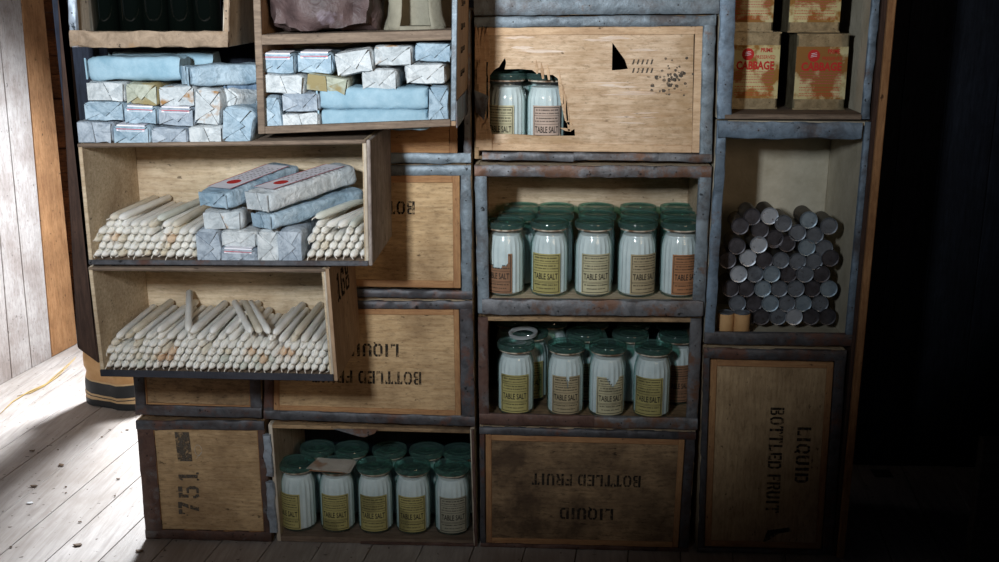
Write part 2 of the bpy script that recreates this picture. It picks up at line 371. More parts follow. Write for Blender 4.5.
# crates --------------------------------------------------------------
class Crate:
    """four corners (pixels on the photograph, on the plane Y) give the crate's real, slightly racked front"""
    def __init__(s, corners, Y, depth, name, label, floor_z=None, cat='crate', group=None):
        s.c = [P(x, y, Y) for x, y in corners]       # TL TR BR BL
        if floor_z is not None:
            s.c[2].z = floor_z; s.c[3].z = floor_z
        s.Y = Y; s.D = depth
        s.W = ((s.c[1]-s.c[0]).length+(s.c[2]-s.c[3]).length)/2; s.H = ((s.c[0]-s.c[3]).length+(s.c[1]-s.c[2]).length)/2
        base = (s.c[2]+s.c[3])/2; base.y = Y+depth/2
        s.t = thing(name, base, label, cat, group)
    def to3(s, a, b_, y):
        u, v_ = a/s.W, b_/s.H
        p = s.c[3]*(1-u)*(1-v_)+s.c[2]*u*(1-v_)+s.c[1]*u*v_+s.c[0]*(1-u)*v_
        return Vector((p.x, s.Y+y, p.z))
    def box(s, mb, a0, a1, b0, b1, y0, y1, mi=0):
        mb.hexa([s.to3(*q) for q in ((a0,b0,y0),(a1,b0,y0),(a1,b0,y1),(a0,b0,y1),(a0,b1,y0),(a1,b1,y0),(a1,b1,y1),(a0,b1,y1))], mi)
    def part(s, name, a0, a1, b0, b1, y0, y1, mat, bevel=.0015, label=None):
        mb = MB(); s.box(mb, a0, a1, b0, b1, y0, y1); o = mb.build(name, mat, s.t, bevel=bevel)
        if label: o['label'] = label
        return o
    def strip(s, name, a0, a1, b0, b1, mat, y0=-.003, y1=.006, amp=.0022, sag=0, nails=True, miter=True):
        """a beaten tin strip with uneven edges"""
        mb = MB(); L, T = a1-a0, b1-b0; hor = L > T; n = max(6, int(max(L, T)/.018)); sd = random.random()*50
        vs = []
        for i in range(n+1):
            q = i/n
            for j in range(4):
                e = (0, .12, .88, 1)[j]
                ed = noise.noise(Vector((q*max(L,T)*28, sd+j*3.3, 0)))*amp*(1.3 if j in (0,3) else .3)
                yy = y0+noise.noise(Vector((q*max(L,T)*22, sd, j*1.7)))*amp*.8+(.0025 if j in (0,3) else 0)
                if hor: a, b_ = a0+q*L, b0+e*T+ed-(sag*math.sin(PI*q) if sag else 0)
                else: a, b_ = a0+e*T if False else a0+e*L+ed, b0+q*T
                vs.append(s.to3(a, b_, yy))
            for j in (0, 3):
                e = (0, 1)[j == 3]
                if hor: a, b_ = a0+q*L, b0+e*T-(sag*math.sin(PI*q) if sag else 0)
                else: a, b_ = a0+e*L, b0+q*T
                vs.append(s.to3(a, b_, y1))
        fs = []
        for i in range(n):
            o, p = i*6, (i+1)*6
            for j in range(3): fs.append((o+j, o+j+1, p+j+1, p+j))
            fs.append((o+4, o, p, p+4)); fs.append((o+3, o+5, p+5, p+3)); fs.append((o+5, o+4, p+4, p+5))
        for o in (0, n*6): fs += [(o, o+1, o+2, o+3, o+5, o+4)]
        mb.add(vs, fs)
        o = mb.build(name, mat, s.t, smooth=50)
        if nails:
            k = max(2, int(max(L, T)/.17))
            for i in range(k):
                q = (i+.5)/k+random.uniform(-.03, .03)
                c_ = s.to3(a0+q*L, b0+T*.5, y0-.0005) if hor else s.to3(a0+L*.5, b0+q*T, y0-.0005)
                nb = MB(); nb.lathe([(.0017, -.001), (.0017, .001)], 8, axis='y', center=c_); nb.build('nail_head', 'iron', o)
        return o
    def shell(s, side='plywood_inner', back='plywood_inner', top=None, bot=None, th=.011, bth=None):
        W, H, D = s.W, s.H, s.D
        s.part('side_panel', 0, th, 0, H, 0, D, side); s.part('side_panel', W-th, W, 0, H, 0, D, side)
        s.part('top_panel', th, W-th, H-th, H, 0, D, top or side); s.part('bottom_panel', th, W-th, 0, bth or th, 0, D, bot or side)
        s.bth = bth or th
        s.part('back_panel', th, W-th, s.bth, H-th, D-.008, D, back)
    def front(s, inset=(.026,)*4, batten=.016, panel='plywood', bat='batten', y=.006, panel_part=True):
        """closed face: wooden batten frame inside the tin strips, thin plywood panel inside that. inset L R T B"""
        l, r, t_, b_ = inset; W, H = s.W, s.H; g = batten
        s.part('batten', l, l+g, b_, H-t_, 0, .012, bat+'_v' if bat == 'batten' else bat); s.part('batten', W-r-g, W-r, b_, H-t_, 0, .012, bat+'_v' if bat == 'batten' else bat)
        s.part('batten', l+g, W-r-g, H-t_-g, H-t_, 0, .012, bat); s.part('batten', l+g, W-r-g, b_, b_+g, 0, .012, bat)
        if panel_part: s.part('front_panel', l+g*.9, W-r-g*.9, b_+g*.9, H-t_-g*.9, .004, .012, panel)
    def ab(s, px, py, y=0):
        """pixel -> (a, b) on the plane of the front, by inverting the bilinear map"""
        p = P(px, py, s.Y+y); a, b_ = s.W/2, s.H/2
        for _ in range(12):
            q = s.to3(a, b_, y); a += (p.x-q.x); b_ += (p.z-q.z)
        return a, b_
    def strips(s, L=None, R=None, T=None, B=None, **k):
        W, H = s.W, s.H; t_ = T[0] if T else 0; b_ = B[0] if B else 0
        if T: s.strip('tin_strip', 0, W, H-T[0], H, T[1], y0=-.0045, **k)
        if B: s.strip('tin_strip', 0, W, 0, B[0], B[1], y0=-.0045, **k)
        if L: s.strip('tin_strip', 0, L[0], b_*.7, H-t_*.7, L[1], **k)
        if R: s.strip('tin_strip', W-R[0], W, b_*.7, H-t_*.7, R[1], **k)
# ------------------------------------------------------------------ the room
mb = MB(); ang = math.radians(6.4); ux = Vector((math.cos(ang), -math.sin(ang), 0)); uy = Vector((math.sin(ang), math.cos(ang), 0))
o0 = Vector((-1.413, .697, 0)); off = -16*.142
rnd = random.Random(3)
for i in range(-14, 34):
    a0, a1 = i*.142+.0012, (i+1)*.142-.0012; z = -rnd.uniform(0, .0015)
    cuts = [-3.2, rnd.uniform(-1.6, -.8), rnd.uniform(.2, 1.4) if i != -1 else 1.9, 3.2]
    for c0, c1 in zip(cuts, cuts[1:]):
        if c1 < -2.6: continue
        q = [o0+ux*a+uy*b_ for a, b_ in ((a0,c0+.001),(a1,c0+.001),(a1,c1-.001),(a0,c1-.001))]
        mb.hexa([Vector((p.x,p.y,z-.022)) for p in q]+[Vector((p.x,p.y,z)) for p in q])
struct(mb, 'floor', 'floor_boards', bevel=.0012)
mb = MB(); mb.box(-3.2, 3.4, -3.2, 3.2, -.06, -.026); struct(mb, 'floor_underlay', 'dark_beam')

# left wall: upright whitewashed boards, then a bare orange one, leaning a little
wa, wb = PF(0, 385), PF(75, 345); wd = (wb-wa).normalized(); wn = Vector((wd.y, -wd.x, 0))  # wn faces the room
def wallp(px, py):   # pixel onto the wall's plane -> distance along it
    d = ray(px, py); k = ((wa-CAM).dot(wn))/d.dot(wn); p = CAM+d*k; return (p-wa).dot(wd), p.z
seams_b = [wallp(x, y)[0] for x, y in ((12,379),(32,367),(52,357),(74,346))]
seams_t = []
for b_, (x, y) in zip(seams_b, ((-19,10),(2,60),(22,10),(43,10))):
    d_, z_ = wallp(x, y); seams_t.append(b_+(d_-b_)*2.6/z_)
mb = MB(); wt = .02
bb = [-2.6, -2.3, -2.05, -1.8, -1.55, -1.3, -1.1, -.9, -.7, -.52, -.36]+[seams_b[0]-.15]+seams_b[:3]
tt = [-2.6, -2.3, -2.05, -1.8, -1.55, -1.3, -1.1, -.95, -.8, -.66, -.54]+[seams_t[0]-.15]+seams_t[:3]
def board(mb, b0, b1, t0, t1):
    g = .0018
    q = [(b0+g,0,0),(b1-g,0,0),(b1-g,0,-wt),(b0+g,0,-wt),(t0+g,2.6,0),(t1-g,2.6,0),(t1-g,2.6,-wt),(t0+g,2.6,-wt)]
    mb.hexa([wa+wd*a+wn*n_+Vector((0,0,z)) for a, z, n_ in q])
for i in range(len(bb)-1): board(mb, bb[i], bb[i+1], tt[i], tt[i+1])
struct(mb, 'wall_left', 'whitewashed', bevel=.0015)
mb = MB(); wt = .035; board(mb, seams_b[2], seams_b[3]+.03, seams_t[2], seams_t[3]); struct(mb, 'trim_1', 'orange_board', bevel=.003)
# back wall: short horizontal boards, with the window that lights the floor
YB = 2.12; mb = MB(); rnd = random.Random(11)
WX0, WX1, WZ0, WZ1 = -1.72, -.80, 1.05, 1.95
z = 0
while z < 2.6:
    h = rnd.choice((.075, .085, .15, .11)); x = -2.6
    while x < 3.3:
        x1 = x+rnd.uniform(.1, .34) if x < -1.8 else 3.3
        segs = [(x, min(x1, 3.3))]
        if z+h > WZ0 and z < WZ1:
            segs = [(a, b_) for a, b_ in ((x, min(x1, WX0)), (max(x, WX1), min(x1, 3.3))) if b_ > a+.01]
        for a, b_ in segs: mb.box(a+.001, b_-.001, YB+rnd.uniform(0, .012), YB+.04, z+.001, min(z+h, 2.6)-.001)
        x = x1
    z += h
struct(mb, 'wall_back', 'orange_lining', bevel=.0015)
mb = MB()
for a in (WX0, WX1-.05): mb.box(a, a+.05, YB-.012, YB+.06, WZ0-.04, WZ1+.02)
mb.box(WX0, WX1, YB-.012, YB+.06, WZ0-.04, WZ0+.01); mb.box(WX0, WX1, YB-.012, YB+.06, WZ1-.03, WZ1+.02)
mb.box((WX0+WX1)/2-.012, (WX0+WX1)/2+.012, YB, YB+.03, WZ0, WZ1)
struct(mb, 'window_1', 'orange_board', bevel=.002)
# right side: dark boarded partition beyond the shelf
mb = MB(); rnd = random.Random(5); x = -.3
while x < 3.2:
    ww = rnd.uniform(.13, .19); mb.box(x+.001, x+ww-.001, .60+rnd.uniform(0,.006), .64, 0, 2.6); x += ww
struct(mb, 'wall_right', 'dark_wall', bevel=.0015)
mb = MB(); mb.box(-3.2, 3.4, -3.0, 2.3, 2.6, 2.64); struct(mb, 'ceiling', 'dark_wall')
# daylight-tight walls around the rest of the room
mb = MB(); mb.box(3.2, 3.24, -3.0, 2.2, 0, 2.6); struct(mb, 'wall_far_right', 'dark_wall')

# ------------------------------------------------------------------ crates
CR_G = 'provision crates forming the store wall'
YL = -.33
ST_ = {}
# -- bottled fruit crates -----------------------------------------------------
def text_part(c, parent_front, text, ax, ay, h, rot, wide=.8, mat='ink_worn', gap=.16, ydep=.0035):
    """stencil starting at (ax, ay) metres, running along rot (0, 180, -90)"""
    r = math.radians(rot); ca, sa = math.cos(r), math.sin(r)
    mb = MB()
    def to3(a, b_, y): return c.to3(ax+a*ca-b_*sa, ay+a*sa+b_*ca, y)
    stencil(mb, text, to3, ydep-.0006, ydep+.0003, h, gap, wide)
    o = mb.build('stencil_lettering', mat, c.t); return o
def text_width(text, h, gap=.16, wide=.8):
    x = 0
    for ch in text: x += h*.45*wide if ch == ' ' else (ST[ch][0]*h*wide+h*gap*wide)
    return x-h*gap*wide
def text_span(c, text, p0, p1, h, rot, mat='ink_worn'):
    """fit text between two pixels (start and end of the baseline)"""
    a0, b0 = c.ab(*p0); a1, b1 = c.ab(*p1); L = math.hypot(a1-a0, b1-b0)
    wd_ = .8*L/text_width(text, h, .16, .8)
    return text_part(c, None, text, a0, b0, h, rot, wide=wd_, mat=mat)

c = Crate([(474,-118),(720,-118),(719,13.5),(474,15.5)], 0, .34, 'wooden_crate', 'pale tin-edged crate cut off by the top of the photo, above the broken crate', group=None)
c.shell(); c.front((.012,.03,.02,.045), .016, 'plywood_bright', 'batten_pale'); c.strips(B=(.042,'tin_blue'), R=(.03,'tin_blue'), T=(.02,'tin_blue'))

c = Crate([(474.5,17),(716,15),(711.5,162),(474.5,159)], 0, .34, 'wooden_crate', 'crate with a splintered front, a torn hole showing two salt jars inside')
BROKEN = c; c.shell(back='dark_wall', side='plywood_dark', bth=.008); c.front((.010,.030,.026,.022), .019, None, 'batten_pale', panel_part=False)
c.strips(R=(.031,'tin_blue'), T=(.025,'tin_blue'))
c.strip('tin_strip', .02, c.W*.42, -.002, .018, 'tin_grey', y0=-.006, amp=.004); c.strip('tin_strip', c.W*.42, c.W, 0, .020, 'tin_grey', y0=-.005, amp=.003)
def px_poly(c, pts, y=0): return [c.ab(x, y_, y) for x, y_ in pts]
outer = px_poly(c, [(488,30),(694,30),(692,148),(488,148)])
hole = px_poly(c, [(489,135),(477.5,98),(479,79),(488,72),(499,67.5),(505,58),(506,63),(504.5,69.5),(532,70),(541,73),(553,75),(558,79),(559,92),(563,108),(568,122),(575,133),(574,138),(540,136)])
hole = [(489.5,134),(489.5,76),(494,70),(499,67),(502,62),(505,58),(506,63),(504.5,69.5),(518,69),(532,70),(536,73),(541,73),(545,75),(553,75),(558,79),(559,92),(561,103),(565,121),(569,124),(570,132),(574.5,129),(575,136),(540,136),(515,134.5)]
hole = px_poly(c, hole)
hole2 = px_poly(c, [(612.5,43),(613.5,44),(625,60),(628,69),(620,70),(612,70.5)])
mb = MB(); mb.poly(outer, [hole, hole2], c.to3, .004, .010); mb.build('front_panel', 'plywood_bright', c.t)
mb = MB()   # splinters standing round the hole and the raw edge on the left
rnd = random.Random(21)
for x0, y0, x1, y1, ww in ((541,62,543,79,3.4),(547,64,549,80,3),(563,86,567,121,4),(566,95,569,131,3.2),(559,70,563,104,3),(536,60,537,74,2.6),(484,60,485,80,3),(488,62,489,82,2.6),(481,64,481,84,2.4),(566,122,572,125,3),
                       (560,128,571,131,3)):
    a0, b0 = c.ab(x0, y0); a1, b1 = c.ab(x1, y1); L = math.hypot(a1-a0, b1-b0); n_ = (-(b1-b0)/L, (a1-a0)/L); hw = ww*.0012
    q = [(a0,b0),(a0+(a1-a0)*.5+n_[0]*hw, b0+(b1-b0)*.5+n_[1]*hw),(a1+n_[0]*hw*.7,b1+n_[1]*hw*.7),(a1-n_[0]*hw*.6,b1-n_[1]*hw*.6),(a0+(a1-a0)*.5-n_[0]*hw, b0+(b1-b0)*.5-n_[1]*hw)]
    mb = MB(); mb.poly(q, [], c.to3, .0015, .0055); mb.build('splinter', 'batten_pale', c.t)
mb = MB()
for i in range(12):
    xx = rnd.uniform(612, 690); yy = rnd.choice((91, 92, 93, 99, 108, 114, 117, 127)); L = rnd.uniform(14, 40)
    a0, b0 = c.ab(xx, yy); a1, b1 = c.ab(min(xx+L, 690), yy+rnd.uniform(-1,1)); hw = rnd.uniform(.0006, .0018)
    mb.poly([(a0,b0),((a0+a1)/2,b0+hw),(a1,b1),((a0+a1)/2,b0-hw)], [], c.to3, .0025, .0042)
o = mb.build('raised_grain', 'batten_pale', c.t); o['kind'] = 'stuff'
mb = MB(); rg = random.Random(31)
for i in range(16):
    xx, yy = (rg.uniform(500, 640), rg.uniform(36, 55)) if i % 3 == 0 else (rg.uniform(580, 640), rg.uniform(76, 128)); L = rg.uniform(18, 60); hw = rg.uniform(.0012, .0055)
    a0, b0 = c.ab(xx, yy); a1, b1 = c.ab(min(xx+L, 660), yy+rg.uniform(-1.5,1.5)); q = []
    for k in range(9): q.append((a0+(a1-a0)*k/8, b0+(b1-b0)*k/8+hw*math.sin(PI*k/8)*rg.uniform(.5,1.2)))
    for k in range(7,0,-1): q.append((a0+(a1-a0)*k/8, b0+(b1-b0)*k/8-hw*math.sin(PI*k/8)*rg.uniform(.4,1.1)))
    mb.poly(q, [], c.to3, .0034+i*.00003, .0042)
o = mb.build('peeled_veneer', 'peeled', c.t); o['kind'] = 'stuff'
mb = MB()   # small worn marks of lettering on the broken panel
for j, yy in ((0, 62.5), (1, 71)):
    for i in range(5):
        a0, b0 = c.ab(632+i*4.6, yy+2); 
        mb.poly([(a0,b0),(a0+.004,b0),(a0+.0075,b0+.012),(a0+.0035,b0+.012)], [], c.to3, .0032, .0039)
mb.build('worn_marks', 'ink_faded', c.t)
mb = MB()   # smudged black blot
for i in range(60):
    xx, yy = rnd.gauss(672, 10), rnd.gauss(79, 8); a0, b0 = c.ab(xx, yy); r_ = rnd.uniform(.002, .006)
    mb.poly([(a0+r_*math.cos(k*PI/3+i)*rnd.uniform(.6,1.2), b0+r_*math.sin(k*PI/3+i)*rnd.uniform(.6,1.2)) for k in range(6)], [], c.to3, .0030+.00004*i, .0039)
mb.build('paint_blot', 'ink_faded', c.t)

c = Crate([(474.5,165),(711.5,166),(704,315),(478,313)], 0, .36, 'wooden_crate', 'open tin-edged crate holding three rows of salt jars, under the broken-fronted crate')
JA = c; c.shell(back='plywood_inner', bth=.037); c.strips(T=(.030,'tin_grey'), L=(.030,'tin_blue'), R=(.031,'tin_blue'))
c.strip('tin_lip', .012, c.W-.006, -.0005, .040, 'tin_grey', y0=-.014, amp=.003)
c = Crate([(478,317),(702,318.5),(697,429.5),(479.5,424)], 0, .36, 'wooden_crate', 'open crate with salt jars and a loose grey ring, below the full jar crate')
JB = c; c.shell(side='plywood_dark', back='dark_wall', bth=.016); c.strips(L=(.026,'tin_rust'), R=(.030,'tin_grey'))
c.strip('tin_strip', 0, c.W*.53, 0, .032, 'tin_rust', y0=-.005); c.strip('tin_strip', c.W*.53, c.W, 0, .032, 'tin_grey', y0=-.006)
c = Crate([(479.5,426.5),(696,432),(688,552),(480.5,547)], 0, .34, 'wooden_crate', 'closed bottled fruit crate standing on the floor under the salt jar crates', floor_z=.001)
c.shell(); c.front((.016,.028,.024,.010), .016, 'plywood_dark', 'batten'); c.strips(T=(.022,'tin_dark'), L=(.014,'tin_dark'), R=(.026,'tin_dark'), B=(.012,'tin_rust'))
text_span(c, 'BOTTLED FRUIT', (641,476.5), (532,476.0), .034, 180); text_span(c, 'LIQUID', (614,509.5), (560,508.5), .034, 180)

# -- left, behind the stepped-out crates --------------------------------------
c = Crate([(265,8),(470.5,10),(471,163.5),(266,162)], 0, .34, 'wooden_crate', 'orange-brown closed crate mostly hidden behind the blue packets crate')
c.shell(); c.front((.03,.034,.03,.026), .02, 'batten', 'batten', ); c.strips(R=(.018,'tin_grey'), B=(.026,'tin_blue'), L=(.03,'tin_blue'), T=(.03,'tin_blue'))
c = Crate([(265,165.5),(471,165),(472.5,299),(265,295)], 0, .34, 'wooden_crate', 'closed bottled fruit crate beside the upper candle crate, partly hidden by it')
c.shell(); c.front((.03,.030,.026,.028), .019, 'plywood', 'batten'); c.strips(R=(.028,'tin_blue'), T=(.026,'tin_blue'), B=(.022,'tin_dark'), L=(.03,'tin_grey'))
text_span(c, 'BOTTLED FRUIT', (414.5,201.5), (302,201.0), .034, 180)
c = Crate([(264,300),(472.5,301),(475,426),(264,419)], 0, .34, 'wooden_crate', 'closed bottled fruit crate beside the lower candle crate, dark tin round its edge')
c.shell(); c.front((.026,.037,.024,.026), .015, 'plywood', 'batten'); c.strips(R=(.036,'tin_dark'), T=(.022,'tin_dark'), B=(.028,'tin_dark'), L=(.026,'tin_dark'))
text_span(c, 'BOTTLED FRUIT', (421,372.5), (312,373), .036, 180); text_span(c, 'LIQUID', (399,344.5), (345,345), .036, 180)
c = Crate([(127,290),(259,294),(262,418),(136,414.5)], 0, .34, 'wooden_crate', 'dark narrow crate under the lower candle crate, only its lower part showing')
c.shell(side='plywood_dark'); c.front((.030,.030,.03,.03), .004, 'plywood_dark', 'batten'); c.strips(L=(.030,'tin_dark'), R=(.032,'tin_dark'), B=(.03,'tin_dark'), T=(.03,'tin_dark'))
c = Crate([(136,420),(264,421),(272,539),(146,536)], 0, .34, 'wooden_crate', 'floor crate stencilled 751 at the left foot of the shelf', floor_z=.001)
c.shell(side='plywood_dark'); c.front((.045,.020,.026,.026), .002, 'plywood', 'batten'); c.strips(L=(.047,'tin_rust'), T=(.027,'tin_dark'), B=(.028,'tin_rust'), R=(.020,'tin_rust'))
for ch, yb, hh in (('7',514,13),('5',498,12),('1',481,11)):
    a0, b0 = c.ab(199, yb+1); text_part(c, None, ch, a0, b0, .058, 90, wide=.80, mat='ink_faded')
a0, b0 = c.ab(177, 455); a1, b1 = c.ab(190, 434)
mb = MB(); mb.poly([(a0,b0-.02),(a1,b0-.02),(a1-.004,b1+.004),(a0-.003,b1+.004)], [], c.to3, .0030, .0037); mb.build('painted_block', 'ink_faded', c.t)
mb = MB(); ca_, cb_ = c.ab(198, 452)
mb.tube([c.to3(ca_+.010*math.cos(k*.5), cb_+.016*math.sin(k*.5)+.004, .003) for k in range(13)]+[c.to3(ca_-.008, cb_-.022, .003)], .0008, 5); mb.build('chalk_mark', 'chalk', c.t)
c = Crate([(268,424.5),(474,430),(477.5,549),(277,539)], 0, .36, 'wooden_crate', 'open floor crate with salt jars under a paper scrap, beside crate 751', floor_z=.001)
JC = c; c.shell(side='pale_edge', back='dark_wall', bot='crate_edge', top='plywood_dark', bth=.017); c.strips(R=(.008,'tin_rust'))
for (p0, p1, ww) in (((264.5,434),(271,475),.020),((267,481),(275,531),.022)):
    a0, b0 = c.ab(*p0); a1, b1 = c.ab(*p1); c.strip('tin_strip', min(a0,a1)-.002, min(a0,a1)-.002+ww, b1, b0, 'tin_pale', y0=-.010, amp=.007, nails=False)
mb = MB(); a0, b0 = c.ab(352, 427); a1, b1 = c.ab(371, 428)     # dog-eared tin tongue hanging over the opening
mb.poly([(a0-.05,b0-.002),(a0+.02,b0-.022),(a0+.035,b0-.024),(a1+.012,b0-.012),(a1+.02,b0)], [], c.to3, -.012, -.010); mb.build('bent_tin_tongue', 'tin_grey', c.t)
c.strip('tin_strip', c.W*.42, c.W-.01, -.0005, .008, 'tin_rust', y0=-.004, nails=False)

# -- right column ---------------------------------------------------------------
c = Crate([(723,-115),(891,-115),(869,119),(716.5,118.5)], 0, .36, 'wooden_crate', 'open upright crate of cabbage tins at the top of the right column')
CB = c; c.shell(side='canvas', back='dark_wall', bot='crate_edge'); c.strips(L=(.038,'tin_blue_right'), R=(.020,'tin_blue_right'), T=(.03,'tin_blue'))
c.part('shelf_edge', .02, c.W-.02, -.001, .010, -.006, .03, 'crate_edge')
c = Crate([(717,120.5),(873,122),(852,346),(704,344)], 0, .36, 'wooden_crate', 'open upright crate stacked with round tins, under the cabbage tins')
CC = c; c.shell(side='canvas', back='canvas', bot='canvas', th=.010); c.strips(L=(.026,'tin_blue_right'), R=(.020,'tin_blue_right'), B=(.034,'tin_dark'))
c.strip('tin_lip', .004, c.W-.028, c.H-.042, c.H-.002, 'tin_blue_right', y0=-.012, amp=.004)
mb = MB(); rnd = random.Random(4)
for x, y in ((797,198),(801,199),(805,200),(829,176),(832,190),(826,205)):
    a0, b0 = c.ab(x, y); 
    pass
c = Crate([(704,347.5),(846.5,350.5),(832,556),(697.5,553)], 0, .34, 'wooden_crate', 'closed upright bottled fruit crate with its lettering turned sideways, right column', floor_z=.001)
c.shell(); c.front((.019,.030,.034,.016), .017, 'plywood_v', 'batten'); c.strips(L=(.017,'tin_dark'), R=(.028,'tin_dark'), T=(.030,'tin_dark'), B=(.014,'tin_dark'))
text_span(c, 'BOTTLED FRUIT', (771,408), (765,513), .036, -90); text_span(c, 'LIQUID', (798,427), (793,483), .036, -90)
mb = MB(); mb.poly(px_poly(c, [(763,543),(768,531),(783,529),(789,528),(792,532),(779,534),(770,540)]), [], c.to3, .003, .0037); mb.build('painted_arrow', 'ink_worn', c.t)

# right-hand upright plank
mb = MB(); pa, pb_ = P(885,-60,-.005), P(897,-60,-.005); qa, qb = P(844,560,-.005), P(853,560,-.005)
def plank(mb, x0t, x1t, x0b, x1b, y0, y1, z0, z1):
    mb.hexa([(x0b,y0,z0),(x1b,y0,z0),(x1b,y1,z0),(x0b,y1,z0),(x0t,y0,z1),(x1t,y0,z1),(x1t,y1,z1),(x0t,y1,z1)])
z1 = 1.95
def upx(px0, px1, py, y): a, b_ = P(px0, py, y), P(px1, py, y); return a.x, b_.x, a.z
def upright(name, t_, b_, y0, mat, label, cat):
    (tx0, tx1, tz), (bx0, bx1, bz_) = upx(*t_, y0), upx(*b_, y0)
    f0 = lambda z: bx0+(tx0-bx0)*(z-bz_)/(tz-bz_); f1 = lambda z: bx1+(tx1-bx1)*(z-bz_)/(tz-bz_)
    mb = MB(); plank(mb, f0(z1), f1(z1), f0(0), f1(0), y0, .34, 0, z1)
    o = mb.build(name, mat, origin=((bx0+bx1)/2, .16, 0), bevel=.002); return tag(o, label, cat)
upright('upright_plank', (889, 897, 0), (839, 846, 540), -.02, 'orange_board', 'tall bare upright plank closing the shelf along its right side', 'plank')
upright('upright_batten', (882.5, 888.5, 0), (834.5, 838.5, 540), -.008, 'dark_plank', 'brown upright batten between the tin-edged crates and the bare plank', 'batten')
# dark corner
a = P(983,440,-.1)
mb = MB(); mb.box(a.x, a.x+.5, -.1, -.07, 0, a.z); o = mb.build('board', 'dark_beam', origin=(a.x+.25, -.085, 0), bevel=.003)
tag(o, 'dim upright board end at the right edge of the photo', 'board')
b0 = P(868,497,.5); b1 = P(1010,512,.5)
mb = MB(); mb.box(b0.x, b1.x+.5, .5, .58, b1.z-.0, b0.z); o = mb.build('beam', 'dark_beam', origin=((b0.x+b1.x)/2, .54, b1.z), bevel=.003)
tag(o, 'dark horizontal bunk rail in the shadowy corner beyond the shelf', 'beam')
for xx in (b0.x+.02, b1.x+.3):
    m2 = MB(); m2.box(xx, xx+.06, .51, .57, 0, b1.z); m2.build('leg', 'dark_beam', o, origin=None)

# -- stepped-out left crates ------------------------------------------------------
def edge_frame(c, th, mat, y0=-.002):
    pass
c = Crate([(60,-118),(232,-118),(228.5,47),(71,47)], YL, .30, 'wooden_crate', 'open crate of dark bottles at the top left of the store wall')
CA = c; c.shell(side='pale_edge', back='dark_wall', th=.014, bot='crate_edge')
c.strips(L=(.018,'tin_pale'), R=(.012,'tin_paper'), T=(.02,'tin_paper')); c.strip('tin_lip', 0, c.W, 0, .034, 'tin_paper', y0=-.006, amp=.004, nails=False)
c = Crate([(249,-118),(459,-118),(456,126),(258.5,134)], YL, .325, 'wooden_crate', 'tall two-tier crate with crumpled hide above and blue packets below')
CS = c; c.shell(side='weathered_side', back='canvas', th=.011, bot='crate_edge', top='crate_edge')
c.part('front_edge', 0, .016, .0, c.H, -.004, .004, 'crate_edge'); c.part('front_edge', c.W-.012, c.W, .012, c.H, -.004, .004, 'tin_blue', label='grey tin edge strip')
c.part('front_edge', .016, c.W-.012, 0, .016, -.005, .01, 'crate_edge')
_, sb = c.ab(355, 42.5); _, st_ = c.ab(355, 32.5)
c.part('shelf_board', .011, c.W-.011, sb, st_, -.003, .31, 'crate_edge')
mb = MB()   # lettering marks on the outer side and tin strap at its foot
for i in range(7):
    z0 = c.c[2].z+.10+i*.052; x_ = c.to3(c.W, z0-c.c[2].z, 0).x+.0006
    for k in range(2):
        mb.box(x_-.0004, x_+.0006, YL+.10+k*.06, YL+.145+k*.06, z0+.003*k, z0+.014)
mb.build('stencil_lettering', 'ink_worn', c.t)
mb = MB(); x_ = c.to3(c.W, .02, 0).x; mb.box(x_+.0003, x_+.0025, YL-.004, YL+.315, c.c[2].z-.004, c.c[2].z+.055); mb.build('tin_strap', 'tin_dark', c.t)
c = Crate([(77.5,144),(366,140),(368.5,266),(89,264.5)], YL, .325, 'wooden_crate', 'open upper candle crate with wrapped packets between two candle heaps')
K1 = c; c.shell(side='plywood_inner', back='plywood_inner', th=.009, top='crate_edge', bot='crate_edge')
x_ = None
mb = MB(); z0 = c.c[2].z
mb.hexa([c.to3(c.W+.0005, 0, 0), c.to3(c.W+.009, 0, 0), c.to3(c.W+.009, 0, .315), c.to3(c.W+.0005, 0, .315), c.to3(c.W+.0005, c.H, 0), c.to3(c.W+.009, c.H, 0), c.to3(c.W+.009, c.H, .315), c.to3(c.W+.0005, c.H, .315)])
mb.build('outer_side_board', 'weathered', c.t, bevel=.002)
c.part('front_edge', 0, c.W, c.H-.007, c.H+.001, -.003, .002, 'crate_edge'); c.part('front_edge', 0, c.W, 0, .012, -.003, .002, 'tin_dark'); c.part('front_edge', c.W-.006, c.W+.001, .012, c.H-.007, -.002, .002, 'pale_edge')
c = Crate([(88,267),(325,269),(334,381),(101,376)], YL, .325, 'wooden_crate', 'open lower candle crate filled side to side with white candles')
K2 = c; c.shell(side='plywood_inner', back='plywood_inner', th=.009, top='crate_edge', bot='crate_edge')
mb = MB()
mb.hexa([c.to3(c.W+.0005, 0, 0), c.to3(c.W+.009, 0, 0), c.to3(c.W+.009, 0, .315), c.to3(c.W+.0005, 0, .315), c.to3(c.W+.0005, c.H, 0), c.to3(c.W+.009, c.H, 0), c.to3(c.W+.009, c.H, .315), c.to3(c.W+.0005, c.H, .315)])
side_o = mb.build('outer_side_board', 'weathered_side', c.t, bevel=.001)
mb = MB()
def side3(a, b_, y):   # lettering reads upwards-right along the outer side (a along depth)
    p = c.to3(c.W+.009, b_, a); return Vector((p.x+.0003-y, p.y, p.z))
stencil(mb, '168', lambda a, b_, y: side3(.07+a, c.H-.10+b_, y), -.0008, .0, .068, .2, .85)
mb.build('stencil_lettering', 'ink_worn', c.t)
c.part('front_edge', 0, c.W, 0, .017, -.004, .002, 'cloth_dark', label='black front edge'); c.part('front_edge', 0, c.W, c.H-.006, c.H, -.003, .002, 'crate_edge'); c.part('front_edge', c.W-.004, c.W+.001, .017, c.H-.006, -.002, .002, 'pale_edge')

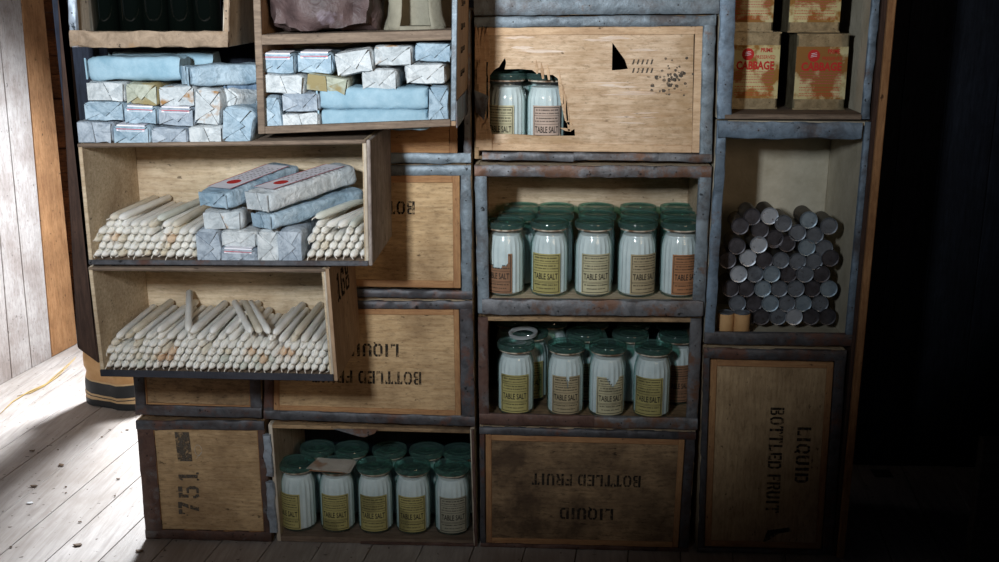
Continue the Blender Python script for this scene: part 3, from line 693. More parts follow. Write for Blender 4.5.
# dark hanging plank on the left of the candle crates
mb = MB(); tl, bl, br = P(57,0,-.325), P(77,348,-.325), P(97,364,-.325); k = (2.0-bl.z)/(tl.z-bl.z); xl = bl.x+(tl.x-bl.x)*k
zb = br.z
mb.hexa([(bl.x,-.325,bl.z),(-1.078,-.325,br.z),(-1.078,-.285,br.z),(bl.x,-.285,bl.z),(xl,-.325,2.0),(-1.088,-.325,2.0),(-1.088,-.285,2.0),(xl,-.285,2.0)])
o = mb.build('upright_plank', 'dark_plank', origin=(-1.10,-.17,zb), bevel=.003); tag(o, 'dark brown hanging plank fixed along the left side of the candle crates', 'plank')

mb = MB(); a, b_ = P(66,140,-.03), P(262,-60,-.03); mb.box(a.x, b_.x, -.03, -.012, K1.c[0].z+.004, 1.9)  # added dark sheet, its colour stands for the darkness behind the heap
o = mb.build('shade_board', 'dark_wall', origin=((a.x+b_.x)/2, -.02, K1.c[0].z), bevel=.001); tag(o, 'added dark board standing for the shade behind the open heap of blue packets', 'board')
# ------------------------------------------------------------------ salt jars
JR, JH = .0505, .190
def jar_profile():
    R = JR
    return [(R*.80,0),(R*.94,.003),(R,.012),(R,.112),(R*.985,.126),(R*.93,.138),(R*.86,.148),(R*.82,.154),(R*.80,.160),(R*.82,.169)]
def make_glass(parent):
    mb = MB(); mb.lathe(jar_profile(), 36, flute=lambda h: .022 if .02 < h < .138 else 0, cap1=False)
    return mb.build('glass_body', 'jar_glass', parent, smooth='all')
def make_salt(parent, lvl=.151):
    mb = MB(); R = JR*.935
    mb.lathe([(R*.8,.004),(R,.010),(R,.112),(R*.98,.126),(R*.92,.138),(R*.84,.147),(R*.80,lvl),(R*.3,lvl+.003)], 40, flute=lambda h: .045 if .008 < h < .14 else 0); return mb.build('salt', 'salt', parent, smooth=10)
def make_ring(parent):
    mb = MB(); R = JR; mb.lathe([(R*.84,.164),(R*.92,.1645),(R*.93,.168),(R*.83,.1688)], 36); return mb.build('rubber_seal', 'rust_ring', parent, smooth=True)
def make_lid(parent):
    mb = MB(); R = JR; mb.lathe([(R*.84,.169),(R*1.0,.1695),(R*1.02,.173),(R*1.02,.180),(R*.98,.184),(R*.88,.184),(R*.84,.181),(R*.60,.1805),(R*.56,.182),(R*.5,.1805),(R*.2,.1805)], 40)
    return mb.build('lid', 'lid_glass', parent, smooth=35)
LAB = {}
def make_label(parent, colr, ang0, span=1.6, torn=None, h0=.010, h1=.110, seed=0):
    """paper label bent round the glass; ang0 = turn of its middle away from the viewer (0 = facing -Y)"""
    mb = MB(); R = JR*1.004; n, mrow = 30, 16
    def to3(u, v_, y):   # u metres along the arc (0 = middle), v height
        a = -PI/2+ang0+u/R; rr = R-y; return Vector((rr*math.cos(a), rr*math.sin(a), v_))
    W2 = span/2*R; vs = []; fs = []
    for j in range(mrow+1):
        for i in range(n+1): vs.append(to3(-W2+2*W2*i/n, h0+(h1-h0)*j/mrow, 0))
    def keep(i, j):
        u, v_ = (i+.5)/n, (j+.5)/mrow
        if torn == 'big': return v_ < .52 or (u < .12-.3*(v_-.9)) or (u > .86) or (v_ < .60+.35*abs(u-.5))
        if torn == 'notch': return not (abs(u-.55) < .30*(v_-.72)*3 and v_ > .74)
        if torn == 'slit': return not (abs(u-.55) < .12*(v_-.62) and v_ > .66)
        return True
    for j in range(mrow):
        for i in range(n):
            if keep(i, j): fs.append((j*(n+1)+i, j*(n+1)+i+1, (j+1)*(n+1)+i+1, (j+1)*(n+1)+i))
    mb.add(vs, fs, 0)
    H = h1-h0
    def ok(u, v_): return keep(int((u/W2+1)/2*n-.5), int((v_-h0)/H*mrow-.5))
    def bar(u0, u1, v0, v1, seg=10):
        for k in range(seg):
            a, b_ = u0+(u1-u0)*k/seg, u0+(u1-u0)*(k+1)/seg
            if ok((a+b_)/2, (v0+v1)/2): mb.add([to3(a,v0,-.0004), to3(b_,v0,-.0004), to3(b_,v1,-.0004), to3(a,v1,-.0004)], [(0,1,2,3)], 1)
    e = .0035; t_ = .0016
    bar(-W2+e, W2-e, h0+e, h0+e+t_); bar(-W2+e, W2-e, h1-e-t_, h1-e)
    for s_ in (-1, 1):
        uu = s_*(W2-e-t_/2)
        for k in range(8):
            v0 = h0+e+(H-2*e)*k/8
            if ok(uu, v0+.003): mb.add([to3(uu-t_/2,v0,-.0004), to3(uu+t_/2,v0,-.0004), to3(uu+t_/2,v0+(H-2*e)/8,-.0004), to3(uu-t_/2,v0+(H-2*e)/8,-.0004)], [(0,1,2,3)], 1)
    for v_ in (.27, .30, .56, .76): bar(-W2+e, W2-e, h0+H*v_, h0+H*v_+.0009)
    rnd = random.Random(seed+5)
    for v_, hh, rows in ((.88, .0042, .75), (.81, .003, .8), (.69, .0036, .72), (.62, .0036, .8), (.21, .0038, .78), (.12, .0032, .6)):
        u = -W2*rows
        while u < W2*rows:
            ww = rnd.uniform(.0012, .0026)
            if ok(u, h0+H*v_): mb.add([to3(u,h0+H*v_,-.0004), to3(u+ww,h0+H*v_,-.0004), to3(u+ww,h0+H*v_+hh*.8,-.0004), to3(u,h0+H*v_+hh*.8,-.0004)], [(0,1,2,3)], 1)
            u += ww+rnd.choice((.0008, .0009, .0022))
    add_ftext(mb, 'TABLE SALT', lambda a, b_, y=0: to3(a, b_, -.0005), 0, h0+H*.36, W2*2*.82, .0155, 1, bold=.018)
    return mb.build('paper_label', ['label_'+colr, 'ink'], parent)
J0 = thing('salt_jar', (0,0,0), 'x', 'jar')
PARTS = [(make_glass(J0), []), (make_salt(J0), []), (make_ring(J0), []), (make_lid(J0), [])]
first_jar = [True]
def jar(x, y, z, label, group=None, colr=None, ang0=0, span=1.42, torn=None, scale=1.0, rz=0, seed=0):
    if first_jar[0]:
        r = J0; first_jar[0] = False; r.location = (x, y, z); r['label'] = label
        if group: r['group'] = group
    else:
        r = copy_tree(J0, PARTS, (x, y, z), label=label, group=group)
        if not group and 'group' in r: del r['group']
    r.scale = (scale, scale, scale*1.075)
    if colr:
        # label mesh is built round the origin then parented
        k = r.location.copy(); r.location = (0,0,0); lo = make_label(r, colr, ang0, span, torn, seed=seed); r.location = k
    return r
def base_z(c): return c.c[2].z*.5+c.c[3].z*.5+.0115
def jx(px, py, y): return P(px, py, y).x
def bz(c, x):   # height of a crate's inner floor at x
    u = (x-c.c[3].x)/(c.c[2].x-c.c[3].x); return c.c[3].z*(1-u)+c.c[2].z*u+c.bth+.0008
G = 'salt jars'
rowA = [(505.5,'brown','big',-.42,'salt jar with a torn brown label, leftmost in front of the full jar crate'),
        (549.5,'yellow',None,-.22,'salt jar with a yellow label turned aside, second in front of the full jar crate'),
        (593.5,'cream',None,.12,'salt jar with a clean cream label, middle front in the full jar crate'),
        (636.5,'tan',None,.42,'salt jar with a tan label, fourth in front of the full jar crate'),
        (679.0,'orange',None,.34,'salt jar with an orange-brown label, rightmost in front of the full jar crate')]
for i, (px, cl, tn, an, lb) in enumerate(rowA):
    x = jx(px, 260, .075); jar(x, .068, bz(JA, x), lb, 'salt jars', cl, an, 1.62, tn, seed=i)
for i, px in enumerate((515,553,595,637,677)):
    x = jx(px+2, 230, .172); jar(x, .172, bz(JA, x), 'salt jar in the middle row of the full jar crate, behind the front five', 'salt jars, middle row of the full jar crate', 'tan', 2.5)
for i, px in enumerate((522,556,596,638,678)):
    x = jx(px, 215, .275); jar(x, .277, bz(JA, x), 'salt jar in the back row of the full jar crate', 'salt jars, back row of the full jar crate', None)
rowB = [(516,'yellow',None,-.05,'salt jar with a bright yellow label, leftmost in the crate with the loose ring'),
        (565.5,'tan','slit',.02,'salt jar with a slit tan label, second from left in the ring crate front'),
        (607,'cream','notch',.18,'salt jar with a notched olive label, third in the crate with the loose ring'),
        (652,'yellow',None,-.30,'salt jar with a yellowish label, rightmost front jar in the crate with the loose ring')]
for i, (px, cl, tn, an, lb) in enumerate(rowB):
    x = jx(px, 380, .07); jar(x, .068, bz(JB, x), lb, 'salt jars', cl, an, 1.62, tn, seed=10+i)
backB = [(530,'yellow',.1,'salt jar carrying the loose grey ring, behind the leftmost yellow-labelled jar'),(584,'tan',.3,'salt jar behind the slit-label jar in the crate with the loose ring'),(630,'tan',1.5,'salt jar behind the notched-label jar in the crate with the loose ring'),(677,'brown',.1,'salt jar with a dark brown label at the right rear of the ring crate')]
for px, cl, an, lb in backB:
    x = jx(px, 350, .175); jar(x, .178, bz(JB, x), lb, 'salt jars', cl, an)
for px in (512,551,592,633,672):
    x = jx(px, 335, .29); jar(x, .292, bz(JB, x), 'salt jar in the dark rear row of the crate with the loose ring', 'salt jars, rear row of the ring crate', None)
rowC = [(299.5,'yellow',None,-.55,'salt jar with a yellow label turned left, leftmost in the floor crate'),
        (338,'yellow',None,.0,'salt jar under the paper scrap in the floor crate'),
        (376,'yellow',None,.0,'salt jar with a mustard label, middle of the floor crate'),
        (413.5,'yellow',None,.02,'salt jar with a rust-topped label, fourth in front in the floor crate'),
        (452.5,'grey',None,.15,'dim salt jar with a grey label, rightmost in the floor crate')]
for i, (px, cl, tn, an, lb) in enumerate(rowC):
    x = jx(px, 500, .075); jar(x, .068, bz(JC, x), lb, 'salt jars', cl, an, 1.66, tn, seed=20+i)
for px in (318,352,390,427,460):
    x = jx(px, 455, .18); jar(x, .176, bz(JC, x), 'salt jar in the unlit second row of the floor crate', 'salt jars, second row of the floor crate', None)
for px, cl, an, lb in ((507,'cream',-.35,'salt jar with a pale label showing left in the splintered hole'),(546,'rose',.05,'salt jar with a pinkish label showing right in the splintered hole')):
    x = jx(px, 110, .10); jar(x, .094, bz(BROKEN, x)+.004, lb, 'salt jars', cl, an, 1.5)
for px in (500,536):
    x = jx(px, 95, .2); jar(x, .20, bz(BROKEN, x)+.004, 'shadowed salt jar behind the two in the splintered hole', 'rear jars in the splintered crate', None)
# ring lying on the jars
x = jx(523, 335, .14); p = P(523, 336.5, .13)
mb = MB(); prof = [(.030,-.004),(.0395,-.004),(.0405,.0035),(.038,.0045),(.033,.0045),(.030,.002)]
vs = []; n = 40
mb.lathe(prof+[prof[0]], n, cap0=False, cap1=False)
o = mb.build('sealing_ring', 'ring_grey', smooth=40, origin=(0,0,0)); o.location = (p.x, .125, bz(JB, p.x)+.198+.006); o.rotation_euler = (.10, -.06, 0)
tag(o, 'loose grey ring lying on top of the jars in the second jar crate', 'ring')
# paper scraps on the jar lids in the floor crate
zt = bz(JC, P(330,460,.07).x)+.1985
for i, (pts, lb, dz) in enumerate((([(306,469),(318,458),(355,460),(348,471)], 'dirty paper scrap on top of the pile over the floor crate jars', .0065),
                    ([(309,471),(320,459),(352,462),(343,473)], 'brownish paper scrap lying directly on the jar lids in the floor crate', .0005),
                    ([(312,470),(324,459),(357,461.5),(350,473)], 'folded paper scrap in the middle of the pile on the floor crate jars', .0035))):
    q = [PF(a, b_, zt+dz) for a, b_ in pts]; cx_ = sum(v_.x for v_ in q)/4; cy_ = sum(v_.y for v_ in q)/4
    mb = MB(); n = 8; g = []
    for k in range(2):
        for j in range(n+1):
            for ii in range(n+1):
                u, v_ = ii/n, j/n; p = q[0]*(1-u)*(1-v_)+q[3]*u*(1-v_)+q[2]*u*v_+q[1]*(1-u)*v_
                wv = abs(noise.noise(p*30+Vector((i*9,0,0))))*.0016
                g.append(Vector((p.x, p.y, zt+dz+wv+(.0007 if k else 0))))
    N = (n+1)**2; fs = []
    for j in range(n):
        for ii in range(n):
            a = j*(n+1)+ii; fs += [(a,a+1,a+n+2,a+n+1), (N+a,N+a+n+1,N+a+n+2,N+a+1)]
    for ii in range(n):
        for a, b_ in ((ii, ii+1), (n*(n+1)+ii+1, n*(n+1)+ii), ((ii+1)*(n+1), ii*(n+1)), (ii*(n+1)+n, (ii+1)*(n+1)+n)): fs.append((a, a+N, b_+N, b_) )
    mb.add(g, fs); o = mb.build('paper_scrap', 'loose_paper' if i != 1 else 'label_orange', smooth=30, origin=(cx_, cy_, zt)); tag(o, lb, 'paper')
# torn tin flap beside the hole
mb = MB(); a = P(474,90,-.01); b_ = P(489,96,-.035); c_ = P(484,120,-.03); d_ = P(476,112,-.01)
mb.add([a,b_,c_,d_]+[v_+Vector((0,.0015,0)) for v_ in (a,b_,c_,d_)], [(0,1,2,3),(7,6,5,4),(0,4,5,1),(1,5,6,2),(2,6,7,3),(3,7,4,0)])
mb.build('bent_tin_flap', 'tin_pale', BROKEN.t)
mb = MB(); rnd = random.Random(9)   # splintered left stile of the broken crate
for i, (x0, x1, yt, ybm) in enumerate(((476,482,112,147),(480,487,123,148),(483,492,118,150),(475,480,24,60),(480,486,26,84),(484,490,28,62),(477,480,62,84))):
    t1, t2 = P((x0+x1)/2+rnd.uniform(-2,2), yt, -.006), 0
    q = [P(x0,ybm,-.004), P(x1,ybm,-.004), P(x1,(yt+ybm)/2,-.006), P((x0+x1)/2+rnd.uniform(-2,2),yt,-.010), P(x0,(yt*2+ybm)/3,-.006)]
    k = len(q); mb.add(q+[v_+Vector((0,.008,0)) for v_ in q], [tuple(range(k)), tuple(range(2*k-1,k-1,-1))]+[(j,(j+1)%k,(j+1)%k+k,j+k) for j in range(k)])
mb.build('splintered_stile', 'batten_pale', BROKEN.t)

# ------------------------------------------------------------------ wrapped packets
def packet(cx_, cz_, w_, h, L, yf, mat, label, roll=0, yaw=0, pitch=0, strip=False, seed=0, printed=False, group=None, name='wrapped_packet', fold='v'):
    """soft paper packet; its folded end faces the room at (cx, yf, cz)"""
    rnd = random.Random(seed*13+1); t = thing(name, (cx_, yf, cz_), label, 'packet', group, rot=(pitch, roll, yaw))
    t_loc = t.location.copy(); t.location = (0,0,0)
    nx, nz, ny = 8, 6, 12; r = min(w_, h)*.24
    def outline(k):     # points round a softened rectangle
        pts = []
        for sx, sz, a0 in ((1,1,0),(-1,1,90),(-1,-1,180),(1,-1,270)):
            for a in (0, 30, 60, 90):
                aa = math.radians(a0+a); pts.append(((w_/2-r)*sx+r*math.cos(aa), (h/2-r)*sz+r*math.sin(aa)))
        out = []
        for i in range(len(pts)):     # split the long straight runs
            p, q = Vector(pts[i]), Vector(pts[(i+1) % len(pts)]); m_ = 4 if (q-p).length > r*1.2 else 1
            for j in range(m_): out.append(p.lerp(q, j/m_))
        return out
    ol = outline(0); n = len(ol); vs = []; sd = Vector((seed*7.7, seed*3.1, 0))
    ys = [-.0, .006, .02]+[.02+(L-.04)*i/9 for i in range(1, 9)]+[L-.02, L-.006, L]
    for yi, y in enumerate(ys):
        sh = .90 if yi in (0, len(ys)-1) else (.975 if yi in (1, len(ys)-2) else 1)
        for p in ol:
            q = Vector((p.x*sh, y, p.y*sh)); d = noise.noise_vector(q*24+sd)*.0046+noise.noise_vector(q*62+sd)*.0022
            vs.append(q+d)
    mb = MB(); fs = [(j*n+i, (j+1)*n+i, (j+1)*n+(i+1) % n, j*n+(i+1) % n) for j in range(len(ys)-1) for i in range(n)]
    fs += [tuple(range(n)), tuple((len(ys)-1)*n+i for i in range(n))[::-1]]
    mb.add(vs, fs); body = mb.build('paper_wrapper', mat, t, smooth=55)
    # folded end flaps, thin triangles laid over the end
    W, H = w_/2*.9, h/2*.9
    def flap(pts, y0, nm='folded_flap', mt=mat):
        m2 = MB(); k = len(pts)
        a = [Vector((x, y0-.0014+(.0022 if i == len(pts)-1 else 0)-.0006*abs(math.sin(i*2.1+seed)), z)) for i, (x, z) in enumerate(pts)]
        b_ = [v_+Vector((0,.0034,0)) for v_ in a]
        m2.add(a+b_, [tuple(range(k)), tuple(range(2*k-1,k-1,-1))]+[(j,(j+1)%k,(j+1)%k+k,j+k) for j in range(k)]); return m2.build(nm, mt, t)
    jx_ = rnd.uniform(-.15, .15)*W
    if fold == 'v':
        flap([(-W,-H*.95),(-W,H*.85),(W*-.05+jx_,-H*.05)], -.0035); flap([(W,H*.85),(W,-H*.95),(W*.05+jx_,-H*.05)], -.0038)
        flap([(-W*.95,H),(W*.95,H),(jx_,-H*.55)], -.0062)
    elif fold == 'side':
        flap([(-W*.9,H),(W*.9,H),(0,H*.05)], -.0035); flap([(W*.9,-H),(-W*.9,-H),(0,-H*.05)], -.0038)
        flap([(-W,-H*.9),(-W,H*.9),(W*.5,jx_)], -.0062)
    else:
        flap([(-W,H),(-W*.1,H),(W*.2+jx_,-H*.9),(-W,-H)], -.0045); flap([(W,H),(W*.95,-H),(W*.1,-H*.2)], -.0065)
    if strip:
        m2 = MB(); e = .0012; z_ = h/2
        q = [(-W*.82,-.0075,z_*.42),(W*.82,-.0075,z_*.42),(W*.82,-.0045,z_+e*.6),(-W*.82,-.0045,z_+e*.6)]
        q2 = [(-W*.82,.05,z_+.0035),(W*.82,.05,z_+.0035)]
        m2.add(q+q2, [(0,1,2,3),(3,2,5,4)], 0)
        m2.add([(-W*.82,-.0080,z_*.60),(W*.82,-.0080,z_*.60),(W*.82,-.0076,z_*.68),(-W*.82,-.0076,z_*.68)], [(0,1,2,3)], 1)
        m2.add([(-W*.70,-.0076,z_*.78),(W*.6,-.0076,z_*.78),(W*.6,-.0068,z_*.83),(-W*.70,-.0068,z_*.83)], [(0,1,2,3)], 2)
        m2.build('printed_strip', ['print_strip','line_red','print_grey'], t)
    if printed:
        m2 = MB(); z_ = h/2+.0036; x0, x1 = -w_*.40, w_*.40
        m2.add([(x0,.02,z_),(x1,.02,z_),(x1,L-.03,z_),(x0,L-.03,z_)], [(0,1,2,3)], 0)
        for k in range(9):
            yy = .10+k*(L-.15)/9
            for mm in range(5):
                xx = x0+.012+mm*.014+rnd.uniform(-.003,.003); m2.add([(xx,yy,z_+.0004),(xx+.006,yy,z_+.0004),(xx+.006,yy+.003+.003*(k%2),z_+.0004),(xx,yy+.004,z_+.0004)], [(0,1,2,3)], 1)
        rr = .016; yc = .075; m2.add([(rr*math.cos(k*PI/8)*1.0, yc+rr*math.sin(k*PI/8)*1.2, z_+.0005) for k in range(16)], [tuple(range(16))], 2)
        m2.add([(x0,.02,z_+.0003),(x0+.003,.02,z_+.0003),(x0+.003,L-.03,z_+.0003),(x0,L-.03,z_+.0003)], [(0,1,2,3)], 3); m2.add([(x1-.003,.02,z_+.0003),(x1,.02,z_+.0003),(x1,L-.03,z_+.0003),(x1-.003,L-.03,z_+.0003)], [(0,1,2,3)], 3)
        m2.build('printed_label', ['print_strip','print_grey','red','line_red'], t)
    t.location = t_loc; return t
def pk(x0, y0, x1, y1, Y, L, mat, label, **k):
    a, b_ = P(x0, y1, Y), P(x1, y0, Y); k.setdefault('seed', int(x0*3+y0)); k['roll'] = k.get('roll', 0)+random.Random(int(x0*7+y0)).uniform(-.045, .045); Y += random.Random(int(x0+y0*5)).uniform(-.004, .008)
    return packet((a.x+b_.x)/2, (a.z+b_.z)/2, (b_.x-a.x)*.985, (b_.z-a.z)*.985, L, Y, mat, label, **k)
def long_pk(x0, y0, x1, y1, Y, D, mat, label, **k):   # lies across: long side faces the room
    a, b_ = P(x0, y1, Y), P(x1, y0, Y); h = b_.z-a.z
    k.setdefault('seed', int(x0+y0))
    return packet(a.x, (a.z+b_.z)/2, D, h*.98, b_.x-a.x, Y+D/2, mat, label, yaw=-PI/2, **k)
Yp = YL+.012
# heap on top of the upper candle crate
L_ = 'on the open heap over the upper candle crate'
pk(76,121.5,113.5,144, Yp, .25, 'wrap_grey', 'grey-blue wrapped packet at the left end of the bottom row, open heap above the candles', fold='d')
pk(114,125,150.5,145, Yp, .25, 'wrap_blue', 'blue wrapped packet with a red-lined strip, second in the bottom row of the open heap', strip=True)
pk(151,127.5,188,145.5, Yp, .25, 'wrap_grey', 'pale grey packet with a pointed flap, third in the bottom row of the open heap')
pk(188.5,126.5,223.5,145, Yp, .25, 'wrap_white', 'white packet, fourth in the bottom row of the open heap', fold='d')
pk(224,107,253,143.5, Yp, .24, 'wrap_blue', 'upright light blue packet at the right end of the open heap', fold='side', roll=.10)
pk(83,102,124,121, Yp+.008, .25, 'wrap_blue', 'light blue packet at the left of the second row in the open heap')
pk(124,106,157,125, Yp+.006, .25, 'wrap_blue', 'packet with a red-lined strip, second from left in the second row of the open heap', strip=True)
pk(157.5,107,194,126.5, Yp+.006, .25, 'wrap_grey', 'bluish packet with a red-lined strip, third in the second row of the open heap', strip=True)
pk(196.5,88,221,125.5, Yp+.01, .25, 'wrap_rust', 'upright rust-stained packet in the open heap beside the blue one', fold='side', roll=.08)
pk(87,82,126,101.5, Yp+.014, .25, 'wrap_white', 'white packet at the left of the third row in the open heap', fold='d')
pk(126.5,83,158,105.5, Yp+.014, .25, 'wrap_olive', 'olive-grey stained packet in the third row of the open heap')
pk(158.5,86,195,107, Yp+.012, .25, 'wrap_rust', 'pale packet with rust spots along its top in the third row of the open heap')
pk(222,90,240,107, Yp+.05, .16, 'wrap_white', 'small white packet end leaning behind the upright blue packet', roll=.5, yaw=-.5)
long_pk(89,57,178,81, Yp+.02, .085, 'wrap_long', 'long light blue packet lying across the top of the open heap', fold='d')
long_pk(112,52.5,212,66, Yp+.13, .07, 'wrap_long', 'long pale blue packet behind, at the back top of the open heap', fold='d')
a = P(187, 75.5, Yp+.02)
packet(a.x, a.z, .062, .046, .24, Yp+.02, 'wrap_blue', 'blue packet with a dark crumpled end lying slantwise on the open heap', yaw=-.95, seed=77, fold='d')
a = P(226, 78, Yp+.1)
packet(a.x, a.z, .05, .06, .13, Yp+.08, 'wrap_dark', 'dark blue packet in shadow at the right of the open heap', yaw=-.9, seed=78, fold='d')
# blue packets in the two-tier crate
Yq = YL+.016
pk(259,53,295.5,74, Yq+.012, .24, 'wrap_blue', 'packet with a pink-lined strip at the left of the top row in the two-tier crate', strip=True)
pk(296.5,52,333,74, Yq+.012, .24, 'wrap_blue', 'packet with a pink-lined strip, second in the top row in the two-tier crate', strip=True, roll=.04)
pk(335,50,373.5,75, Yq, .24, 'wrap_white', 'pale packet tilted on its side in the top row in the two-tier crate', roll=-.17)
pk(373.5,45.5,413,66.5, Yq+.004, .24, 'wrap_rust', 'pale packet with a brown rust blot in the top row in the two-tier crate', roll=.03)
pk(414,42.5,452,63, Yq+.006, .24, 'wrap_blue', 'light blue packet at the right end of the top row in the two-tier crate')
pk(260,74.5,305,94, Yq+.006, .24, 'wrap_white', 'wide white packet at the left of the second row in the two-tier crate', fold='d')
pk(305.5,75.5,349,93, Yq+.008, .24, 'wrap_olive', 'olive-brown stained packet in the second row in the two-tier crate', fold='d', roll=.1)
pk(361,69,397.5,91, Yq+.01, .22, 'wrap_white', 'lilac-white packet standing alone between gaps in the two-tier crate', roll=-.03)
pk(404.5,63.5,446.5,84.5, Yq+.002, .24, 'wrap_white', 'white packet under the light blue end packet in the two-tier crate', roll=-.03)
pk(259,96,281,131, Yq+.008, .24, 'wrap_blue', 'upright packet with a printed strip at the far left in the two-tier crate', fold='side', roll=-.06)
pk(281,92.5,319,112.5, Yq+.004, .24, 'wrap_grey', 'grey-blue packet above the bottom left one in the two-tier crate')
pk(282,113,320.5,132, Yq, .24, 'wrap_white', 'pale packet in the bottom left corner in the two-tier crate', fold='d')
long_pk(320,87.5,427,109.5, Yq+.006, .10, 'wrap_long', 'upper of the two long blue packets lying across the two-tier crate', fold='d', roll=0)
long_pk(321.5,110,427.5,129.5, Yq, .10, 'wrap_long', 'lower of the two long blue packets lying across the two-tier crate', fold='d')
pk(428.5,85,448.5,124.5, Yq, .24, 'wrap_blue', 'upright light blue packet at the right end in the two-tier crate', fold='side')
# packets between the candles
Yr = YL+.014
pk(198,229.5,220,264, Yr, .26, 'wrap_grey', 'upright blue-grey packet beside the left candle heap', fold='side')
pk(221,231,257,247, Yr+.004, .26, 'wrap_white', 'pale packet lying on a blue one between the candle heaps', fold='v')
pk(221,248,257.5,263.5, Yr, .26, 'wrap_grey', 'blue packet with a red-lined strip lying between the candle heaps', strip=True)
pk(258,230,278.5,264.5, Yr, .26, 'wrap_white', 'upright white packet between the candle heaps', fold='side')
pk(279,229,302,264.5, Yr, .26, 'wrap_grey', 'upright greenish-grey packet beside the right candle heap', fold='side', roll=.03)
pk(203,211,243,229.5, Yr+.012, .24, 'wrap_rust', 'packet with a brown rust patch under the printed packet', fold='d')
a = P(214, 199, Yr+.004)
packet(a.x, a.z-.002, .088, .040, .27, Yr+.004, 'wrap_blue', 'blue packet with a printed top label pointing back, on the packet pile', yaw=-.42, pitch=.10, seed=91, printed=True, fold='v')
a = P(259, 202, Yr-.01)
packet(a.x, a.z+.002, .080, .046, .29, Yr-.012, 'wrap_white', 'large white packet with a printed red mark on top of the packet pile', yaw=-.55, pitch=.09, seed=92, printed=True, fold='d')
a = P(262, 220.5, Yr)
packet(a.x+.004, a.z, .075, .036, .29, Yr-.004, 'wrap_blue', 'blue packet lying under the large white packet on the packet pile', yaw=-.62, pitch=.08, seed=93, fold='d')

# ------------------------------------------------------------------ candles
CAND = []
CRAD = .0092
for k, (mt, ln) in enumerate((('wax_white',.262),('wax_white',.255),('wax_cream',.258),('wax_white',.265),('wax_rust',.26),('wax_green',.258))):
    mb = MB(); R = CRAD
    mb.lathe([(.0016,0),(R*.5,.006),(R*.82,.014),(R*.97,.026),(R,.05),(R,ln-.002),(R*.9,ln)], 12, axis='y')
    o = mb.build('candle', mt, smooth=50, origin=(0,0,0))
    m2 = MB(); s_ = [(-.3,-.9),(.5,-.7),(-.8,-.2),(.9,-.5),(.1,-1),(-.5,-.6)][k]
    m2.tube([(0,.004,0),(0,-.004,0),(s_[0]*.003,-.009,s_[1]*.003),(s_[0]*.006,-.011,s_[1]*.008)], [.0014,.0013,.0011,.0008], 6)
    wk = m2.build('wick', 'wick', o)
    CAND.append((o, wk)); 
used = set(); rndc = random.Random(99)
def candle(x, y, z, label, group, rot=(0,0,0), kind=None):
    k = rndc.choices(range(6), (32,28,13,22,2,3))[0] if kind is None else kind
    o, wk = CAND[k]
    if k not in used: used.add(k); r = o
    else:
        r = o.copy(); col.objects.link(r); c2 = wk.copy(); col.objects.link(c2); c2.parent = r
    r.location = (x, y, z); r.rotation_euler = (rot[0], rndc.uniform(0, 6.28) if rot[0] == 0 and rot[2] == 0 else 0, rot[2])
    tag(r, label, 'candle', group); return r
def heap(c, px0, px1, py, layers, where, yoff=.016, ragged=1):
    x0, x1 = P(px0, py, YL).x, P(px1, py, YL).x; pitch = CRAD*2.04; n = int((x1-x0)/pitch); pitch = (x1-x0)/n; lay = pitch*.87; tops = []
    for j in range(layers):
        m_ = n-(j % 2); nm = ('bottom', 'second', 'third', 'fourth', 'fifth', 'sixth')[j]
        for i in range(m_):
            if j == layers-1 and rndc.random() < .12*ragged: continue
            x = x0+pitch*(i+.5+(.5 if j % 2 else 0)); zf = c.c[3].z+(c.c[2].z-c.c[3].z)*((x-c.c[3].x)/(c.c[2].x-c.c[3].x))+.0095
            y = YL+yoff+rndc.uniform(-.006, .010)+j*.0035
            candle(x+rndc.uniform(-.0006,.0006), y, zf+CRAD+lay*j+.0005, 'white wax candle in the %s layer of the %s' % (nm, where), 'candles, %s layer of the %s' % (nm, where), rot=(rndc.uniform(-.002,.002),0,rndc.uniform(-.012,.012)))
    return lambda px: c.c[3].z+(c.c[2].z-c.c[3].z)*((P(px,py,YL).x-c.c[3].x)/(c.c[2].x-c.c[3].x))+.0095+CRAD+lay*(layers-1)
h1 = heap(K1, 88, 196, 255, 4, 'left heap in the upper candle crate', yoff=.012)
h2 = heap(K1, 303.5, 364, 255, 4, 'right heap in the upper candle crate')
h3 = heap(K2, 101, 331, 370, 4, 'heap in the lower candle crate')
lay = CRAD*1.78
for px, dz, yaw_ in ((101,1,.0),(109,1,-.02),(117,1,.02),(126,1,-.03),(135,1.05,-.05),(144,1,-.02),(158,1,-.1),(168,1,-.03),(104,2,-.06),(113,2,-.10),(152,1.9,-.12)):
    candle(P(px,225,YL).x, YL+.026+dz*.006, h1(px)+lay*dz*.98, 'loose white candle lying on top of the left heap in the upper crate', 'loose candles on the upper left heap', rot=(0,0,yaw_))
for px, dz, y_ in ((314,1,-.12),(324,1,-.28),(336,1,-.2),(348,1.0,-.1)):
    candle(P(px,225,YL).x, YL+.03, h2(px)+lay*dz, 'loose candle lying across the right heap in the upper crate', 'loose candles on the upper right heap', rot=(0,0,y_))
candle(P(312,219,YL).x, YL+.035, h2(325)+lay*2.15, 'thick pale candle slanting over the right heap in the upper crate', None, rot=(.02,0,-.36), kind=5)
for px in (112,121,131,142,153,163,174,184,194,204,215,226,238,266,277,288,299,310):
    candle(P(px,352,YL).x, YL+.03+rndc.uniform(0,.01), h3(px)+lay, 'white candle in the loose top layer in the lower crate', 'candles, loose top layer in the lower crate', rot=(0,0,rndc.uniform(-.03,.02)))
for px in (128,152,186,206,222,270,292):
    candle(P(px,346,YL).x, YL+.04, h3(px)+lay*1.95, 'white candle lying highest on the heap in the lower crate', 'candles lying highest in the lower crate', rot=(0,0,rndc.uniform(-.05,.0)))
